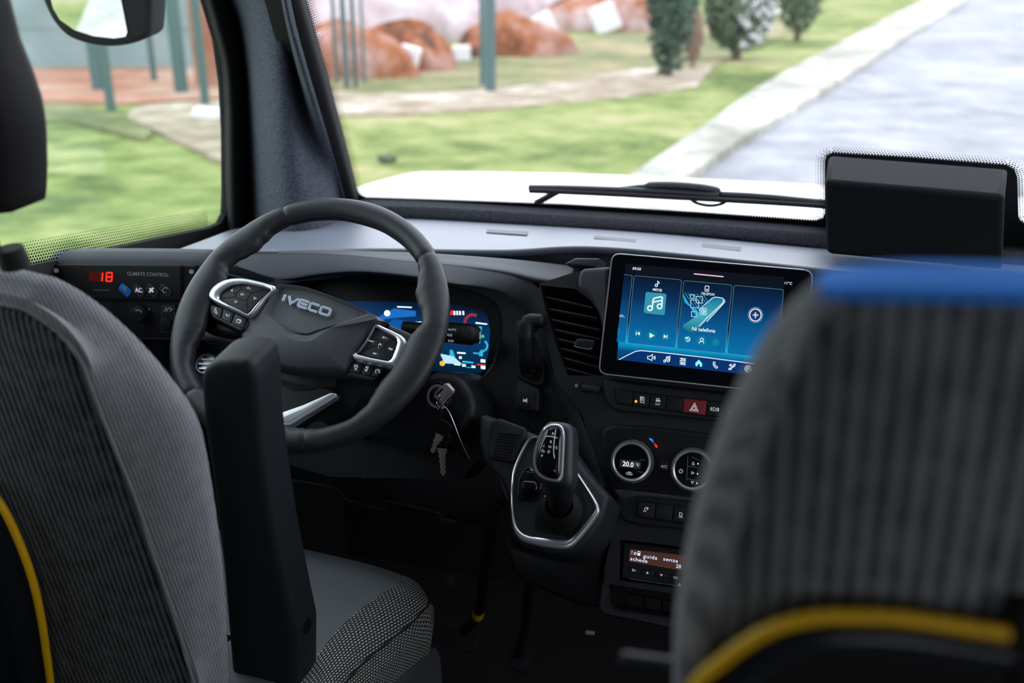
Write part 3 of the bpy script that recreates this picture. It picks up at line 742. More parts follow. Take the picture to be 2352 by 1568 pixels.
slab('ledge_end', PC, [(1296, 606), (1321, 592), (1377, 593), (1366, 614)], -.06, .0, M['soft'], DASH, bev=.003)
m = MB(); pts = [PC.P(x, y, -.004) for x, y in mp(c7, [(352, 640), (340, 760), (335, 858), (380, 908), (600, 955), (1050, 1050), (1400, 1120)])]
m.tube(cr(pts, 6), .0045, 10); m.build('pocket_lip', M['dark'], DASH)
slab('pocket_floor', PC, pocket, -.075, -.03, M['rubber'], DASH)
for q in ([(560, 740), (715, 762), (715, 875), (556, 850)], [(727, 765), (882, 790), (880, 905), (727, 880)], [(893, 795), (1050, 815), (1046, 930), (890, 908)]):
    slab('blank_button', PC, mp(c7, q), -.032, -.026, M['rubber'], DASH, bev=.001)
# deck wall under the hood, towards the door
kn = [(380, 600), (560, 606), (640, 640), (700, 900), (1110, 930), (1115, 1060), (1150, 1105), (1166, 1150), (1120, 1210), (1049, 1197), (1009, 1189), (900, 1165), (888, 1146), (875, 1168), (796, 1146), (774, 1121), (658, 1099), (500, 1070), (380, 1040)]
PKN = PL(aY(800, 1000, 1.31), tilt=8)
slab('knee_panel', PKN, kn, -.06, 0, M['black'], DASH, bev=.006)
m = MB(); m.tube(cr([PKN.P(x, y, .001) for x, y in ((655, 1099), (720, 1110), (774, 1121), (790, 1140), (800, 1147), (875, 1168), (886, 1150), (905, 1152), (1009, 1178), (1012, 1189), (1049, 1197))], 3), .0028, 8)
m.build('knee_panel_edge', M['soft'], DASH)
for x, y in ((672, 1062), (834, 1094)):
    m = MB(); m.add(*(lambda c: ([c + PKN.u * (.003 * math.cos(g * .785)) + PKN.v * (.003 * math.sin(g * .785)) for g in range(8)], [tuple(range(8))]))(PKN.P(x, y, .002)))
    m.build('screw_head', M['grey_print'], DASH)
# lower dark side of the console, towards the pedals
PCO = PL(aY(1275, 1120, 1.10), tilt=38, yaw=-6)
con = mp(c6, [(60, 110), (100, 90), (480, 240), (700, 300), (850, 520), (1000, 690), (950, 850), (870, 985), (780, 1085), (650, 1115), (420, 1075), (320, 1000), (278, 900), (268, 680), (228, 582), (150, 502), (88, 425), (55, 300)])
CON = thing('gear_console', PCO.P(1275, 1120), 'dark gear lever console with a bright silver trim loop beside the steering column', 'console')
slab('console_body', PCO, con, -.09, 0, M['dark'], CON, bev=.008)
lowp = [(1166, 1180), (1180, 1255), (1290, 1290), (1385, 1195), (1412, 1205), (1389, 1300), (1383, 1400), (1330, 1395), (1270, 1370), (1180, 1330), (1150, 1240)]
slab('console_skirt', PL(aY(1280, 1280, 1.17), tilt=12), lowp, -.07, 0, M['black'], CON, bev=.01)
# grille on the console
gr = mp(c4, [(640, 1135), (690, 1117), (862, 1182), (858, 1230), (785, 1400), (760, 1408), (622, 1380), (612, 1350)])
slab('grille_plate', PCO, gr, -.02, .004, M['black'], CON, bev=.003, r=.004)
for i in range(9):
    t = i / 8; x0 = 682 - 33 * t; x1 = 820 - 72 * t; y0 = 1208 + 146 * t; y1 = 1221 + 144 * t
    g = slab('grille_slit', PCO, mp(c4, [(x0, y0), (x1, y1), (x1 - 4, y1 + 8), (x0 - 4, y0 + 8)]), .0035, .0052, M['rubber'], CON)
ro = mp(c6, [(520, 262), (480, 256), (440, 256), (400, 292), (340, 400), (302, 500), (290, 600), (288, 700), (293, 800), (305, 900), (335, 970), (400, 1022), (560, 1056), (680, 1064), (745, 1035), (830, 940), (915, 825), (925, 770), (895, 700), (805, 560), (735, 455), (690, 380)])
ri = mp(c6, [(520, 276), (480, 270), (446, 271), (412, 300), (356, 405), (318, 505), (307, 600), (304, 700), (310, 800), (324, 880), (352, 932), (415, 970), (560, 993), (680, 1002), (735, 975), (812, 895), (888, 800), (896, 768), (872, 705), (785, 565), (717, 465), (672, 392)])
def ring_trim(name, pl, A, B, h0, h1, mat, parent, n=4):
    A = cr(pxpoly(pl, A, h1), n, True); B = cr(pxpoly(pl, B, h1), n, True); m = len(A); vs = []; fs = []
    for k in range(m):
        a, b = A[k], B[k]
        for q, h in ((a, h0), (a, h1 - .0015), (a.lerp(b, .18), h1), (a.lerp(b, .5), h1 + .0008), (a.lerp(b, .82), h1), (b, h1 - .0015), (b, h0)): vs.append(pl.w(q.x, q.y, h))
    for k in range(m):
        j = (k + 1) % m
        for i in range(6): fs.append((k * 7 + i, j * 7 + i, j * 7 + i + 1, k * 7 + i + 1))
    return mesh_obj(name, vs, fs, mat, parent, angle=50)
ring_trim('trim_loop', PCO, ro, ri, -.005, .006, M['satin'], CON)
slab('console_plate', PCO, [tuple(p) for p in cr(ri, 3, True)], -.005, .0018, M['dark'], CON)
boot = mp(c6, [(505, 715), (475, 800), (462, 880), (475, 932), (540, 955), (700, 970), (752, 958), (800, 880), (832, 800), (828, 740), (790, 630), (745, 590), (600, 560)])
slab('boot_surround', PCO, [tuple(p) for p in cr(boot, 3, True)], 0, .0028, M['rubber'], CON)
mo = mp(c6, [(405, 478), (372, 505), (345, 570), (333, 690), (345, 705), (458, 718), (505, 650), (520, 560), (490, 478)])
slab('mode_switch', PCO, mo, 0, .006, M['gloss'], CON, bev=.0015, r=.003)
slab('mode_rocker', PCO, mp(c6, [(372, 570), (468, 578), (482, 610), (478, 650), (365, 640)]), .004, .013, M['gloss'], CON, bev=.003, r=.003)
text('mode_lettering', PCO, 'MO', *c6(432, 500), 3.2, M['white_print'], CON, h=.0065, sx=1.2)
strokes('switch_line', PCO, [mp(c6, [(402, 512), (470, 515)])], .0005, .0065, M['grey_print'], CON)
# gear lever
PK = PL(aY(1262, 1040, 1.03), tilt=30, yaw=-6)
GL_ = thing('gear_lever', PCO.P(1290, 1190), 'gear lever with a silver-ringed glossy knob lettered P R N D', 'gear lever')
def ell(pl, cx, cy, rx, ry, h, n=24): a, b = pl.px(cx, cy, h); return circ((a, b), rx, n, ry)
BT = [(PCO, 1286, 1172, .030, .029, .002), (PCO, 1286, 1172, .029, .028, .010), (PCO, 1286, 1170, .025, .023, .018), (PCO, 1286, 1168, .021, .019, .030), (PCO, 1284, 1160, .018, .016, .05)]
vs = []; fs = []
for pl, x, y, rx, ry, h in BT: vs += [pl.w(p.x, p.y, h) for p in ell(pl, x, y, rx, ry, h)]
for i in range(len(BT) - 1):
    for k in range(24): fs.append((i * 24 + k, i * 24 + (k + 1) % 24, (i + 1) * 24 + (k + 1) % 24, (i + 1) * 24 + k))
mesh_obj('boot', vs, fs, M['rubber'], GL_, angle=80)
ST = [PCO.P(1289, 1186, .01), PCO.P(1288, 1165, .035), PK.P(1286, 1140, -.045), PK.P(1284, 1105, -.022), PK.P(1276, 1060, -.02)]
m = MB(); m.tube(cr(ST, 5), [.0145] * 6 + [.0155] * 5 + [.018] * 5 + [.019] * 5, 20); m.build('lever_shaft', M['black'], GL_)
m = MB(); m.tube(cr([PCO.P(1253, 1140, .04), PCO.P(1262, 1154, .045), PCO.P(1276, 1163, .047), PCO.P(1289, 1164, .047)], 5), .0016, 8); m.build('shaft_ring', M['chrome'], GL_)
kb = mp(c6, [(560, 152), (600, 147), (655, 150), (712, 168), (733, 215), (736, 330), (732, 480), (728, 590), (700, 640), (640, 640), (560, 620), (495, 590), (458, 545), (446, 450), (470, 300), (512, 200)])
kr_ = mp(c6, [(565, 172), (610, 164), (650, 172), (672, 200), (682, 260), (676, 400), (668, 540), (645, 585), (600, 588), (540, 572), (490, 540), (462, 495), (452, 425), (472, 310), (520, 205)])
kg = mp(c6, [(565, 192), (605, 184), (635, 190), (650, 215), (657, 270), (653, 400), (645, 530), (628, 563), (600, 566), (545, 552), (500, 520), (478, 485), (470, 420), (490, 318), (535, 215)])
cK = tuple(PK.px(1262, 1040))
def scl(poly, c, k): c = V(c); return [c + (p - c) * k for p in poly]
def cl(pl, pts, h=0, n=4): return cr(pxpoly(pl, pts, h), n, True)
KB = cl(PK, kb); KR_ = cl(PK, kr_, .004); KG = cl(PK, kg, .006)
rings_obj('knob', PK, cK, [(scl(KB, cK, .55), -.052), (scl(KB, cK, .86), -.042), (scl(KB, cK, .98), -.026), (KB, -.010), (scl(KB, cK, .98), -.002), (KR_, .003), (scl(KR_, cK, .9), .003)], M['leather'], GL_, n=64, back=True, angle=70)
rings_obj('knob_ring', PK, cK, [(KR_, .001), (scl(KR_, cK, .99), .0045), (scl(KR_, cK, .95), .006), (KG, .0058), (scl(KG, cK, .97), .003)], M['satin'], GL_, n=72, cap=False, angle=60)
kf = rings_obj('knob_face', PK, cK, [(KG, .0035), (scl(KG, cK, .93), .0062), (scl(KG, cK, .6), .0085), (scl(KG, cK, .2), .0092)], M['gloss'], GL_, n=72, angle=80)
for s, x, y, hp, mt in (('P', 588, 245, 17, 'lit_pink'), ('R', 572, 304, 19, 'white_print'), ('N', 562, 339, 19, 'white_print'), ('D', 555, 375, 19, 'white_print'), ('M-', 512, 370, 18, 'white_print'), ('-', 521, 336, 30, 'white_print'), ('+', 505, 405, 24, 'white_print'), ('P', 601, 342, 11, 'white_print')):
    text('shift_letter', PK, s, *c6(x, y), hp / 3.137, M[mt], kf, h=.0098)
strokes('knob_line', PK, [mp(c6, [(546, 254), (585, 257), (627, 268)]), mp(c6, [(617, 206), (607, 270), (601, 330), (601, 370), (606, 415)])], .0007, .0098, M['white_print'], kf)
strokes('shift_arrow', PK, [mp(c6, [(619, 334), (622, 329), (625, 334)]), mp(c6, [(619, 340), (622, 346), (625, 340)])], .0006, .0098, M['white_print'], kf)

# ---- air vent
VT = thing('air_vent', PC.P(1320, 770), 'slatted black air vent between the instrument hood and the touchscreen', 'vent')
slab('vent_housing', PC, ventp, -.078, -.055, M['rubber'], VT)
sl = [((985, 332), (1295, 402)), ((1008, 410), (1325, 470)), ((1028, 480), (1338, 545)), ((1048, 545), (1338, 606)), ((1068, 605), (1335, 662)), ((1085, 665), (1330, 722)), ((1100, 725), (1330, 785)), ((1112, 790), (1330, 845))]
for a, b in sl:
    (x0, y0), (x1, y1) = c4(*a), c4(*b); m = MB()
    f0, f1 = PC.P(x0, y0, -.006), PC.P(x1, y1, -.006); g0, g1 = PC.P(x0, y0 + 9, -.045), PC.P(x1, y1 + 9, -.045); th = PC.v * -.0028
    m.add([f0, f1, g1, g0, f0 + th, f1 + th, g1 + th, g0 + th], [(0, 1, 2, 3), (4, 5, 6, 7), (0, 1, 5, 4), (2, 3, 7, 6), (0, 3, 7, 4), (1, 2, 6, 5)])
    o = m.build('slat', M['soft'], VT); bevel(o, .001, 2)
tb = slab('vent_tab', PC, mp(c4, [(1190, 605), (1305, 618), (1312, 640), (1290, 690), (1275, 694), (1170, 666), (1166, 645)]), -.01, .012, M['black'], VT, bev=.003, r=.003)
strokes('tab_edge', PC, [mp(c4, [(1172, 655), (1200, 665), (1270, 676), (1290, 665)])], .0009, .0128, M['satin'], tb)
TW = thing('vent_thumbwheel', PC.P(1355, 893), 'ribbed black thumbwheel with a pale dot beside it under the air vent', 'thumbwheel')
slab('wheel_recess', PC, mp(c4, [(1222, 905), (1345, 922), (1352, 938), (1345, 962), (1222, 943), (1208, 925)]), 0, .002, M['rubber'], TW, bev=.001, r=.002)
m = MB(); a, b = PC.P(*c4(1225, 924), .0), PC.P(*c4(1340, 941), .0); m.tube([a, b], .0055, 24); m.build('wheel', M['dark'], TW)
slab('closed_mark', PC, [c4(1187 + 11 * math.cos(g * .5236), 911 + 13 * math.sin(g * .5236)) for g in range(12)], 0, .0015, M['grey_print'], TW)

# ---- parking lever and the switch below it
PLV = thing('parking_brake_lever', PI.P(1210, 850), 'black hooked parking brake lever right of the instrument display', 'lever')
rim = mp(c4, [(898, 590), (940, 606), (968, 650), (976, 700), (972, 860), (950, 900), (880, 880), (828, 850), (826, 820)])
slab('slot', PI, mp(c4, [(830, 560), (900, 580), (945, 620), (965, 680), (960, 860), (935, 890), (830, 860)]), -.002, .002, M['rubber'], PLV, r=.004)
m = MB(); m.tube(cr([PI.P(x, y, .004) for x, y in rim], 4), .0042, 10); m.build('slot_rim', M['black'], PLV)
m = MB(); m.tube(cr([PI.P(*c4(x, y), h) for x, y, h in ((868, 800, .01), (862, 720, .03), (856, 620, .042), (852, 540, .046), (858, 505, .047))], 5), [.0095] * 11 + [.0105] * 10, 14, up=PI.u, flat=1.15); m.build('stem', M['black'], PLV)
slab('grip', PI, mp(c4, [(815, 520), (816, 490), (832, 458), (872, 441), (958, 446), (969, 470), (965, 505), (945, 528), (900, 532), (896, 560), (825, 560)]), .030, .052, M['black'], PLV, bev=.007, r=.004)
slab('lever_base', PI, mp(c4, [(835, 790), (915, 795), (917, 826), (833, 818)]), 0, .016, M['dark'], PLV, bev=.003)
SW = thing('panel_switch', PI.P(1208, 915), 'square black rocker switch with crossed-line symbol under the parking brake lever', 'switch')
slab('switch_housing', PI, mp(c4, [(812, 878), (830, 876), (945, 932), (938, 1068), (925, 1078), (795, 1062), (787, 1050), (796, 925)]), 0, .014, M['dark'], SW, bev=.003, r=.002)
b_ = slab('rocker', PI, mp(c4, [(810, 952), (917, 966), (910, 1056), (804, 1042)]), .010, .0165, M['black'], SW, bev=.0015)
strokes('switch_symbol', PI, [mp(c4, [(846, 996), (868, 1020)]), mp(c4, [(844, 1016), (872, 994)]), mp(c4, [(842, 1006), (850, 1008)]), mp(c4, [(862, 1002), (872, 1012)])], .0009, .0169, M['white_print'], b_)
# ================================================================== DISPLAYS AND CONTROLS
# ---- instrument cluster behind the wheel
PCL = PI.off(-.030)
IC = thing('instrument_display', PCL.P(1000, 780), 'wide lit digital instrument display behind the steering wheel', 'display')
slab('display_glass', PCL, lens, -.01, -.004, pmat('display_lens', (.004, .005, .008, 1), .4, spec=.2), IC)
cs = [(655, 706), (690, 690), (900, 692), (1040, 698), (1100, 710), (1120, 724), (1126, 760), (1122, 806), (1114, 850), (1098, 857), (1000, 852), (880, 835), (700, 815), (655, 790)]
M['cl_img'] = graded('cluster_picture', PCL, [(0, (.0, .008, .02, 1)), (.3, (.0, .03, .09, 1)), (.6, (.0, .04, .15, 1)), (.82, (.0, .012, .05, 1)), (1, (.0, .002, .008, 1))], PCL.px(1000, 860)[1], PCL.px(1000, 680)[1], .5)
sc_ = slab('lit_picture', PCL, cs, -.004, -.003, M['cl_img'], IC)
M['cl_glow'] = lit('cluster_blue_glow', (.01, .16, .60, 1), .5)
M['cl_white'] = lit('cluster_white', (.75, .9, 1, 1), .8)
plates('blue_beam', PCL, [[(850, 738), (905, 708), (955, 714), (955, 726), (905, 730)]], -.0028, M['cl_glow'], sc_)
plates('blue_road', PCL, [[(858, 768), (905, 732), (950, 740), (925, 778)]], -.0028, lit('deep_blue', (.0, .10, .40, 1), .5), sc_)
plates('route_sign', PCL, [[(945, 740), (968, 738), (964, 772), (932, 772)]], -.0025, M['cl_white'], sc_)
plates('road_picture', PCL, [[(1012, 812), (1040, 818), (1062, 836), (1020, 834)]], -.0025, lit('pale_blue', (.45, .75, 1, 1), .6), sc_)
plates('route_arrow', PCL, [[(948, 744), (962, 743), (960, 748), (947, 749)]], -.0022, M['lit_teal'], sc_)
plates('status_marks', PCL, [mp(c4, [(34, 400), (128, 404), (128, 412), (34, 408)])] + [mp(c4, [(x, 430), (x + 11, 432), (x + 11, 458), (x, 456)]) for x in (397, 415, 433, 454)] + [mp(c4, q) for q in ([(540, 502), (614, 512), (612, 520), (538, 512)], [(420, 694), (474, 698), (474, 708), (420, 704)], [(432, 722), (450, 724), (448, 740), (432, 738)], [(400, 770), (440, 774), (440, 782), (400, 778)], [(452, 772), (476, 774), (474, 790), (452, 788)], [(512, 780), (538, 784), (536, 798), (512, 796)], [(572, 740), (602, 744), (600, 764), (570, 760)], [(572, 782), (602, 786), (600, 806), (572, 802)])], -.0024, M['cl_white'], sc_)
plates('cyan_gauges', PCL, [mp(c4, q) for q in ([(455, 750), (526, 758), (524, 770), (453, 764)], [(562, 530), (580, 532), (566, 640), (548, 634)], [(524, 696), (586, 702), (586, 712), (524, 706)], [(562, 690), (588, 694), (584, 724), (560, 720)], [(372, 680), (392, 682), (408, 730), (430, 756), (400, 756), (372, 730)], [(480, 790), (508, 792), (506, 798), (480, 796)], [(310, 715), (352, 720), (400, 760), (380, 770), (330, 745)])], -.0026, M['lit_cyan'], sc_)
def arcpx(f, cx, cy, r, a0, a1, n=14): return [f(cx + r * math.cos(math.radians(a0 + (a1 - a0) * k / n)), cy + r * math.sin(math.radians(a0 + (a1 - a0) * k / n))) for k in range(n + 1)]
strokes('gauge_arc', PCL, [arcpx(c4, 580, 655, 34, -60, 110)], .0032, -.0024, M['lit_cyan'], sc_)
strokes('rev_arc', PCL, [arcpx(c4, 520, 505, 50, 175, 300)], .005, -.0024, lit('dim_red', (.30, .03, .06, 1), .5), sc_)
slab('green_lamp', PCL, arcpx(c4, 583, 594, 11, 0, 330, 11), -.003, -.0022, M['lit_green'], sc_)
slab('amber_lamp', PCL, arcpx(c4, 324, 768, 17, 0, 330, 11), -.003, -.0022, M['lit_orange'], sc_)
slab('red_lamp', PCL, mp(c4, [(373, 454), (385, 424), (394, 430), (394, 456)]), -.003, -.0022, M['lit_red'], sc_)
slab('white_lamp', PCL, arcpx(lambda x, y: (x, y), 889, 719, 7, 0, 330, 11), -.003, -.0022, M['cl_white'], sc_)
strokes('red_tick', PCL, [mp(c4, [(545, 774), (602, 780)])], .0016, -.0023, M['lit_red'], sc_)

# ---- touchscreen
TS = thing('touchscreen', PS_.P(1625, 740, -.02), 'large tablet-like touchscreen with a bright silver edge in the centre of the dashboard', 'screen')
to = [(1373, 859), (1405, 580), (1869, 620), (1838, 909)]
slab('screen_body', PS_, to, -.035, 0, M['soft'], TS, bev=.004, r=.012)
TO = rnd_poly(pxpoly(PS_, to, .002), .012, 6); TI = inset(TO if area(TO) > 0 else TO[::-1], .0016)
TO = TO if area(TO) > 0 else TO[::-1]
rr_ = rings_obj('silver_edge', PS_, tuple(sum(TO, V((0, 0))) / len(TO)), [(TO, -.004), (TO, .0015), (inset(TO, .0005), .0026), (inset(TO, .0016), .0026), (inset(TO, .0020), .0010)], M['satin'], TS, n=240, cap=False)
gl = slab('screen_glass', PS_, TI, -.001, .0015, M['screen_off'], TS, px=False)
hh = .0019
M['ts_bg'] = graded('screen_background', PS_, [(0, (.0, .03, .11, 1)), (.10, (.0, .06, .19, 1)), (.2, (.0, .36, .66, 1)), (.27, (0, .20, .42, 1)), (.4, (.0, .004, .012, 1)), (1, (.0015, .003, .006, 1))], PS_.px(1422, 826)[1], PS_.px(1437, 606)[1], .6, 0)
M['ts_card'] = graded('card_picture', PS_, [(0, (.0, .145, .36, 1)), (.35, (.0, .085, .25, 1)), (.7, (.0, .022, .085, 1)), (1, (.0, .005, .02, 1))], PS_.px(1441, 790)[1], PS_.px(1458, 634)[1], .6, 0)
M['ts_bar'] = lit('menu_bar', (.0, .028, .14, 1), .6)
lt = slab('lit_area', PS_, mp(c5, [(378, 178), (1812, 300), (1760, 1210), (300, 1040)]), .001, hh, M['ts_bg'], TS)
cards = [[(366, 276), (432, 283), (440, 292), (378, 884), (370, 888), (300, 880)], [(470, 286), (872, 322), (884, 335), (828, 925), (818, 936), (408, 893), (397, 880), (456, 298)], [(915, 330), (1327, 369), (1338, 382), (1277, 975), (1265, 986), (850, 943), (840, 930), (903, 342)], [(1370, 373), (1790, 410), (1802, 422), (1750, 1020), (1738, 1032), (1305, 990), (1294, 976), (1356, 385)]]
for i, c in enumerate(cards):
    cdp = slab('card', PS_, mp(c5, c), hh - .0002, hh + .0004, M['ts_card'], TS)
    strokes('card_outline', PS_, [(mp(c5, c if i else c[:4]), bool(i))], .00038, hh + .0006, M['lit_cyan'] if False else lit('card_line', (.16, .36, .44, 1), .5) if i == 0 else bpy.data.materials['card_line'], cdp)
h2 = hh + .0008
bar = mp(c5, [(318, 1042), (400, 1000), (470, 967), (520, 960), (700, 977), (1100, 1022), (1540, 1078), (1755, 1105), (1745, 1208), (1400, 1166), (900, 1108)])
plates('menu_bar', PS_, [bar], h2, M['ts_bar'], TS)
strokes('menu_bar_line', PS_, [mp(c5, [(318, 1042), (400, 1000), (470, 967), (520, 960), (700, 977), (1100, 1022), (1540, 1078), (1755, 1105)])], .0010, h2 + .0002, M['lit_white'], TS)
strokes('drag_bar', PS_, [mp(c5, [(995, 269), (1262, 295)])], .0014, h2, M['lit_pink'], TS)
T5 = lambda s, x, y, hp, mt='lit_white', **k: text('screen_lettering', PS_, s, *c5(x, y), hp / 3.92, M[mt], TS, h=h2 + .0003, **k)
T5('09:50', 441, 232, 24, bold=.01); T5('11°C', 1806, 362, 23, bold=.01); T5('MEDIJI', 622, 420, 21, bold=.01); T5('TELEFON', 1058, 456, 21, bold=.012, sx=.95); T5('Ni telefona', 974, 778, 32, bold=.012, sx=1.0); T5('CO...', 322, 656, 21, bold=.012, sx=.8)
w_ = .0009
def ic(lines, w=w_, mt='lit_white', name='screen_icon'): return strokes(name, PS_, lines, w, h2 + .0004, M[mt], TS)
def pc(cx, cy, r, n=24, a0=0, a1=360): return ([c5(cx + r * .95 * math.cos(math.radians(a0 + (a1 - a0) * k / n)), cy + r * math.sin(math.radians(a0 + (a1 - a0) * k / n))) for k in range(n + (0 if a1 - a0 >= 360 else 1))], a1 - a0 >= 360)
# music tile
M['tile'] = lit('music_tile', (.03, .27, .36, 1), .6)
plates('music_tile', PS_, [mp(c5, [(572, 432), (736, 447), (747, 460), (732, 632), (720, 641), (553, 622), (543, 608), (560, 442)])], h2, M['tile'], TS)
ic([pc(599, 578, 21), pc(686, 562, 21), mp(c5, [(619, 578), (628, 500), (640, 488), (695, 476), (710, 482), (706, 562)]), mp(c5, [(624, 524), (708, 508)])], .0018, name='music_note')
ic([pc(656, 373, 11), mp(c5, [(667, 373), (670, 335), (683, 352), (680, 358)])], .0010, name='music_note')
# media buttons
for cx, cy, r in ((491, 806, 36), (614, 823, 47), (738, 833, 37), (936, 857, 36), (1063, 872, 49), (1190, 886, 37)):
    plates('round_button', PS_, [pc(cx, cy, r)[0]], h2, bpy.data.materials.get('button_blue') or lit('button_blue', (.0, .17, .30, 1), .6), TS)
plates('round_button', PS_, [mp(c5, [(312, 750), (325, 765), (333, 790), (325, 812), (305, 822)])], h2, bpy.data.materials['button_blue'], TS)
plates('media_symbol', PS_, [mp(c5, [(596, 800), (640, 825), (596, 846)]), mp(c5, [(507, 790), (507, 823), (483, 806)]), mp(c5, [(474, 788), (480, 788), (478, 823), (472, 822)]), mp(c5, [(724, 815), (749, 834), (722, 850)]), mp(c5, [(751, 818), (757, 818), (755, 852), (749, 851)])], h2 + .0004, M['lit_white'], TS)
ic([pc(940, 858, 20, 20, -150, 150), mp(c5, [(938, 845), (938, 860), (950, 862)]), mp(c5, [(916, 840), (922, 852), (932, 845)]), pc(1066, 862, 14), pc(1062, 900, 24, 16, 190, 350)], .0008, 'lit_cyan' if False else 'lit_white', 'phone_symbol')
plates('keypad_symbol', PS_, [pc(1175 + 15 * i, 872 + 15 * j, 3.2, 8)[0] for i in range(3) for j in range(3)], h2 + .0004, M['lit_cyan'], TS)
# telephone drawing
ic([(mp(c5, [(1100, 378), (1128, 381), (1131, 386), (1127, 424), (1122, 427), (1097, 424), (1094, 419), (1097, 381)]), True), pc(1112, 411, 4, 8)], .0008, name='phone_symbol')
M['handset'] = graded('handset_picture', PS_, [(0, (.0, .10, .18, 1)), (.5, (.05, .38, .48, 1)), (1, (.0, .16, .27, 1))], PS_.px(1570, 765)[1], PS_.px(1650, 685)[1], .6, 0)
plates('handset_picture', PS_, [mp(c5, [(1160, 490), (1190, 478), (1258, 492), (1270, 510), (1265, 540), (1110, 690), (1030, 765), (985, 805), (960, 800), (900, 755), (892, 740), (905, 725), (1010, 655)])], h2, M['handset'], TS)
ic([mp(c5, [(1040, 600), (1100, 540), (1160, 488), (1190, 478), (1255, 488), (1262, 500), (1256, 530), (1110, 668), (1040, 742)]), mp(c5, [(1110, 700), (1240, 560), (1274, 520), (1268, 500)])], .0009, name='handset_outline')
ic([mp(c5, [(892 + 0 * i, 440 + 17 * i) if i < 6 else (905 + 24 * (i - 6), 432), (1090 + 6 * i, 660 - 12 * i)]) for i in range(0)] + [mp(c5, [(895 + 2 * i, 450 + 12 * i), (1020 + 8 * i, 660 - 4 * i)]) for i in range(7)] + [mp(c5, [(910 + 28 * i, 436 + 3 * i), (1050 + 14 * i, 640 - 16 * i)]) for i in range(7)], .0006, 'lit_cyan', 'light_rays')
def sq(cx, cy, s): return (mp(c5, [(cx - s, cy - s + 2), (cx - s + 3, cy - s), (cx + s - 3, cy - s + 3), (cx + s, cy - s + 6), (cx + s - 3, cy + s), (cx - s + 2, cy + s - 3)]), True)
ic([sq(980, 474, 18), sq(1043, 502, 30), sq(1002, 540, 36), sq(1078, 606, 30), sq(996, 632, 24)], .0006, name='app_squares')
plates('app_glow', PS_, [pc(1078, 606, 24, 14)[0]], h2 + .0003, lit('soft_cyan', (.25, .65, .8, 1), .6), TS)
# add card
ic([pc(1549, 640, 70), ], .0006, 'lit_cyan', 'plus_symbol'); ic([pc(1549, 640, 55), mp(c5, [(1549, 614), (1549, 666)]), mp(c5, [(1524, 638), (1576, 641)])], .0016, 'lit_pink', 'plus_symbol')
# menu symbols
ic([mp(c5, [(578, 1010), (596, 1012), (622, 995), (616, 1050), (592, 1036), (578, 1034), (578, 1010)]), pc(618, 1024, 18, 8, -40, 40), pc(620, 1024, 28, 8, -40, 40)], .0009, name='speaker_symbol')
ic([pc(733, 1054, 10), pc(765, 1050, 10), mp(c5, [(743, 1054), (748, 1018), (779, 1012), (776, 1050)]), mp(c5, [(746, 1030), (778, 1025)])], .0010, name='music_symbol')
ic([mp(c5, [(868, 1030), (882, 1030), (882, 1050), (868, 1050)]), (mp(c5, [(890, 1030), (905, 1032), (905, 1052), (890, 1050)]), True), mp(c5, [(924, 1034), (912, 1034), (912, 1052), (924, 1053)]), mp(c5, [(866, 1062), (880, 1062), (880, 1082), (866, 1082)]), (mp(c5, [(888, 1064), (902, 1065), (902, 1085), (888, 1084)]), True), mp(c5, [(922, 1067), (910, 1067), (910, 1086), (922, 1087)])], .0009, name='apps_symbol')
plates('home_symbol', PS_, [mp(c5, [(1008, 1072), (1040, 1042), (1070, 1078), (1066, 1106), (1048, 1104), (1049, 1085), (1036, 1080), (1028, 1088), (1026, 1102), (1010, 1098)])], h2 + .0003, lit('home_cyan', (.2, .8, .9, 1), .7), TS)
ic([mp(c5, [(1170, 1062), (1184, 1064), (1186, 1078), (1180, 1084), (1192, 1100), (1202, 1100), (1208, 1112), (1198, 1120), (1180, 1108), (1168, 1084), (1170, 1062)])], .0009, name='call_symbol')
ic([pc(1360, 1088, 8, 10), mp(c5, [(1304, 1128), (1326, 1132), (1344, 1108), (1362, 1104)]), mp(c5, [(1308, 1118), (1322, 1122), (1336, 1100), (1352, 1100)]), mp(c5, [(1314, 1085), (1338, 1084)]), mp(c5, [(1312, 1096), (1336, 1095)])], .0009, name='seat_symbol')
ic([pc(1482, 1124, 30), mp(c5, [(1462, 1104), (1504, 1140)]), mp(c5, [(1500, 1102), (1460, 1142)]), mp(c5, [(1452, 1124), (1512, 1126)]), mp(c5, [(1482, 1095), (1478, 1153)])], .0009, name='globe_symbol')
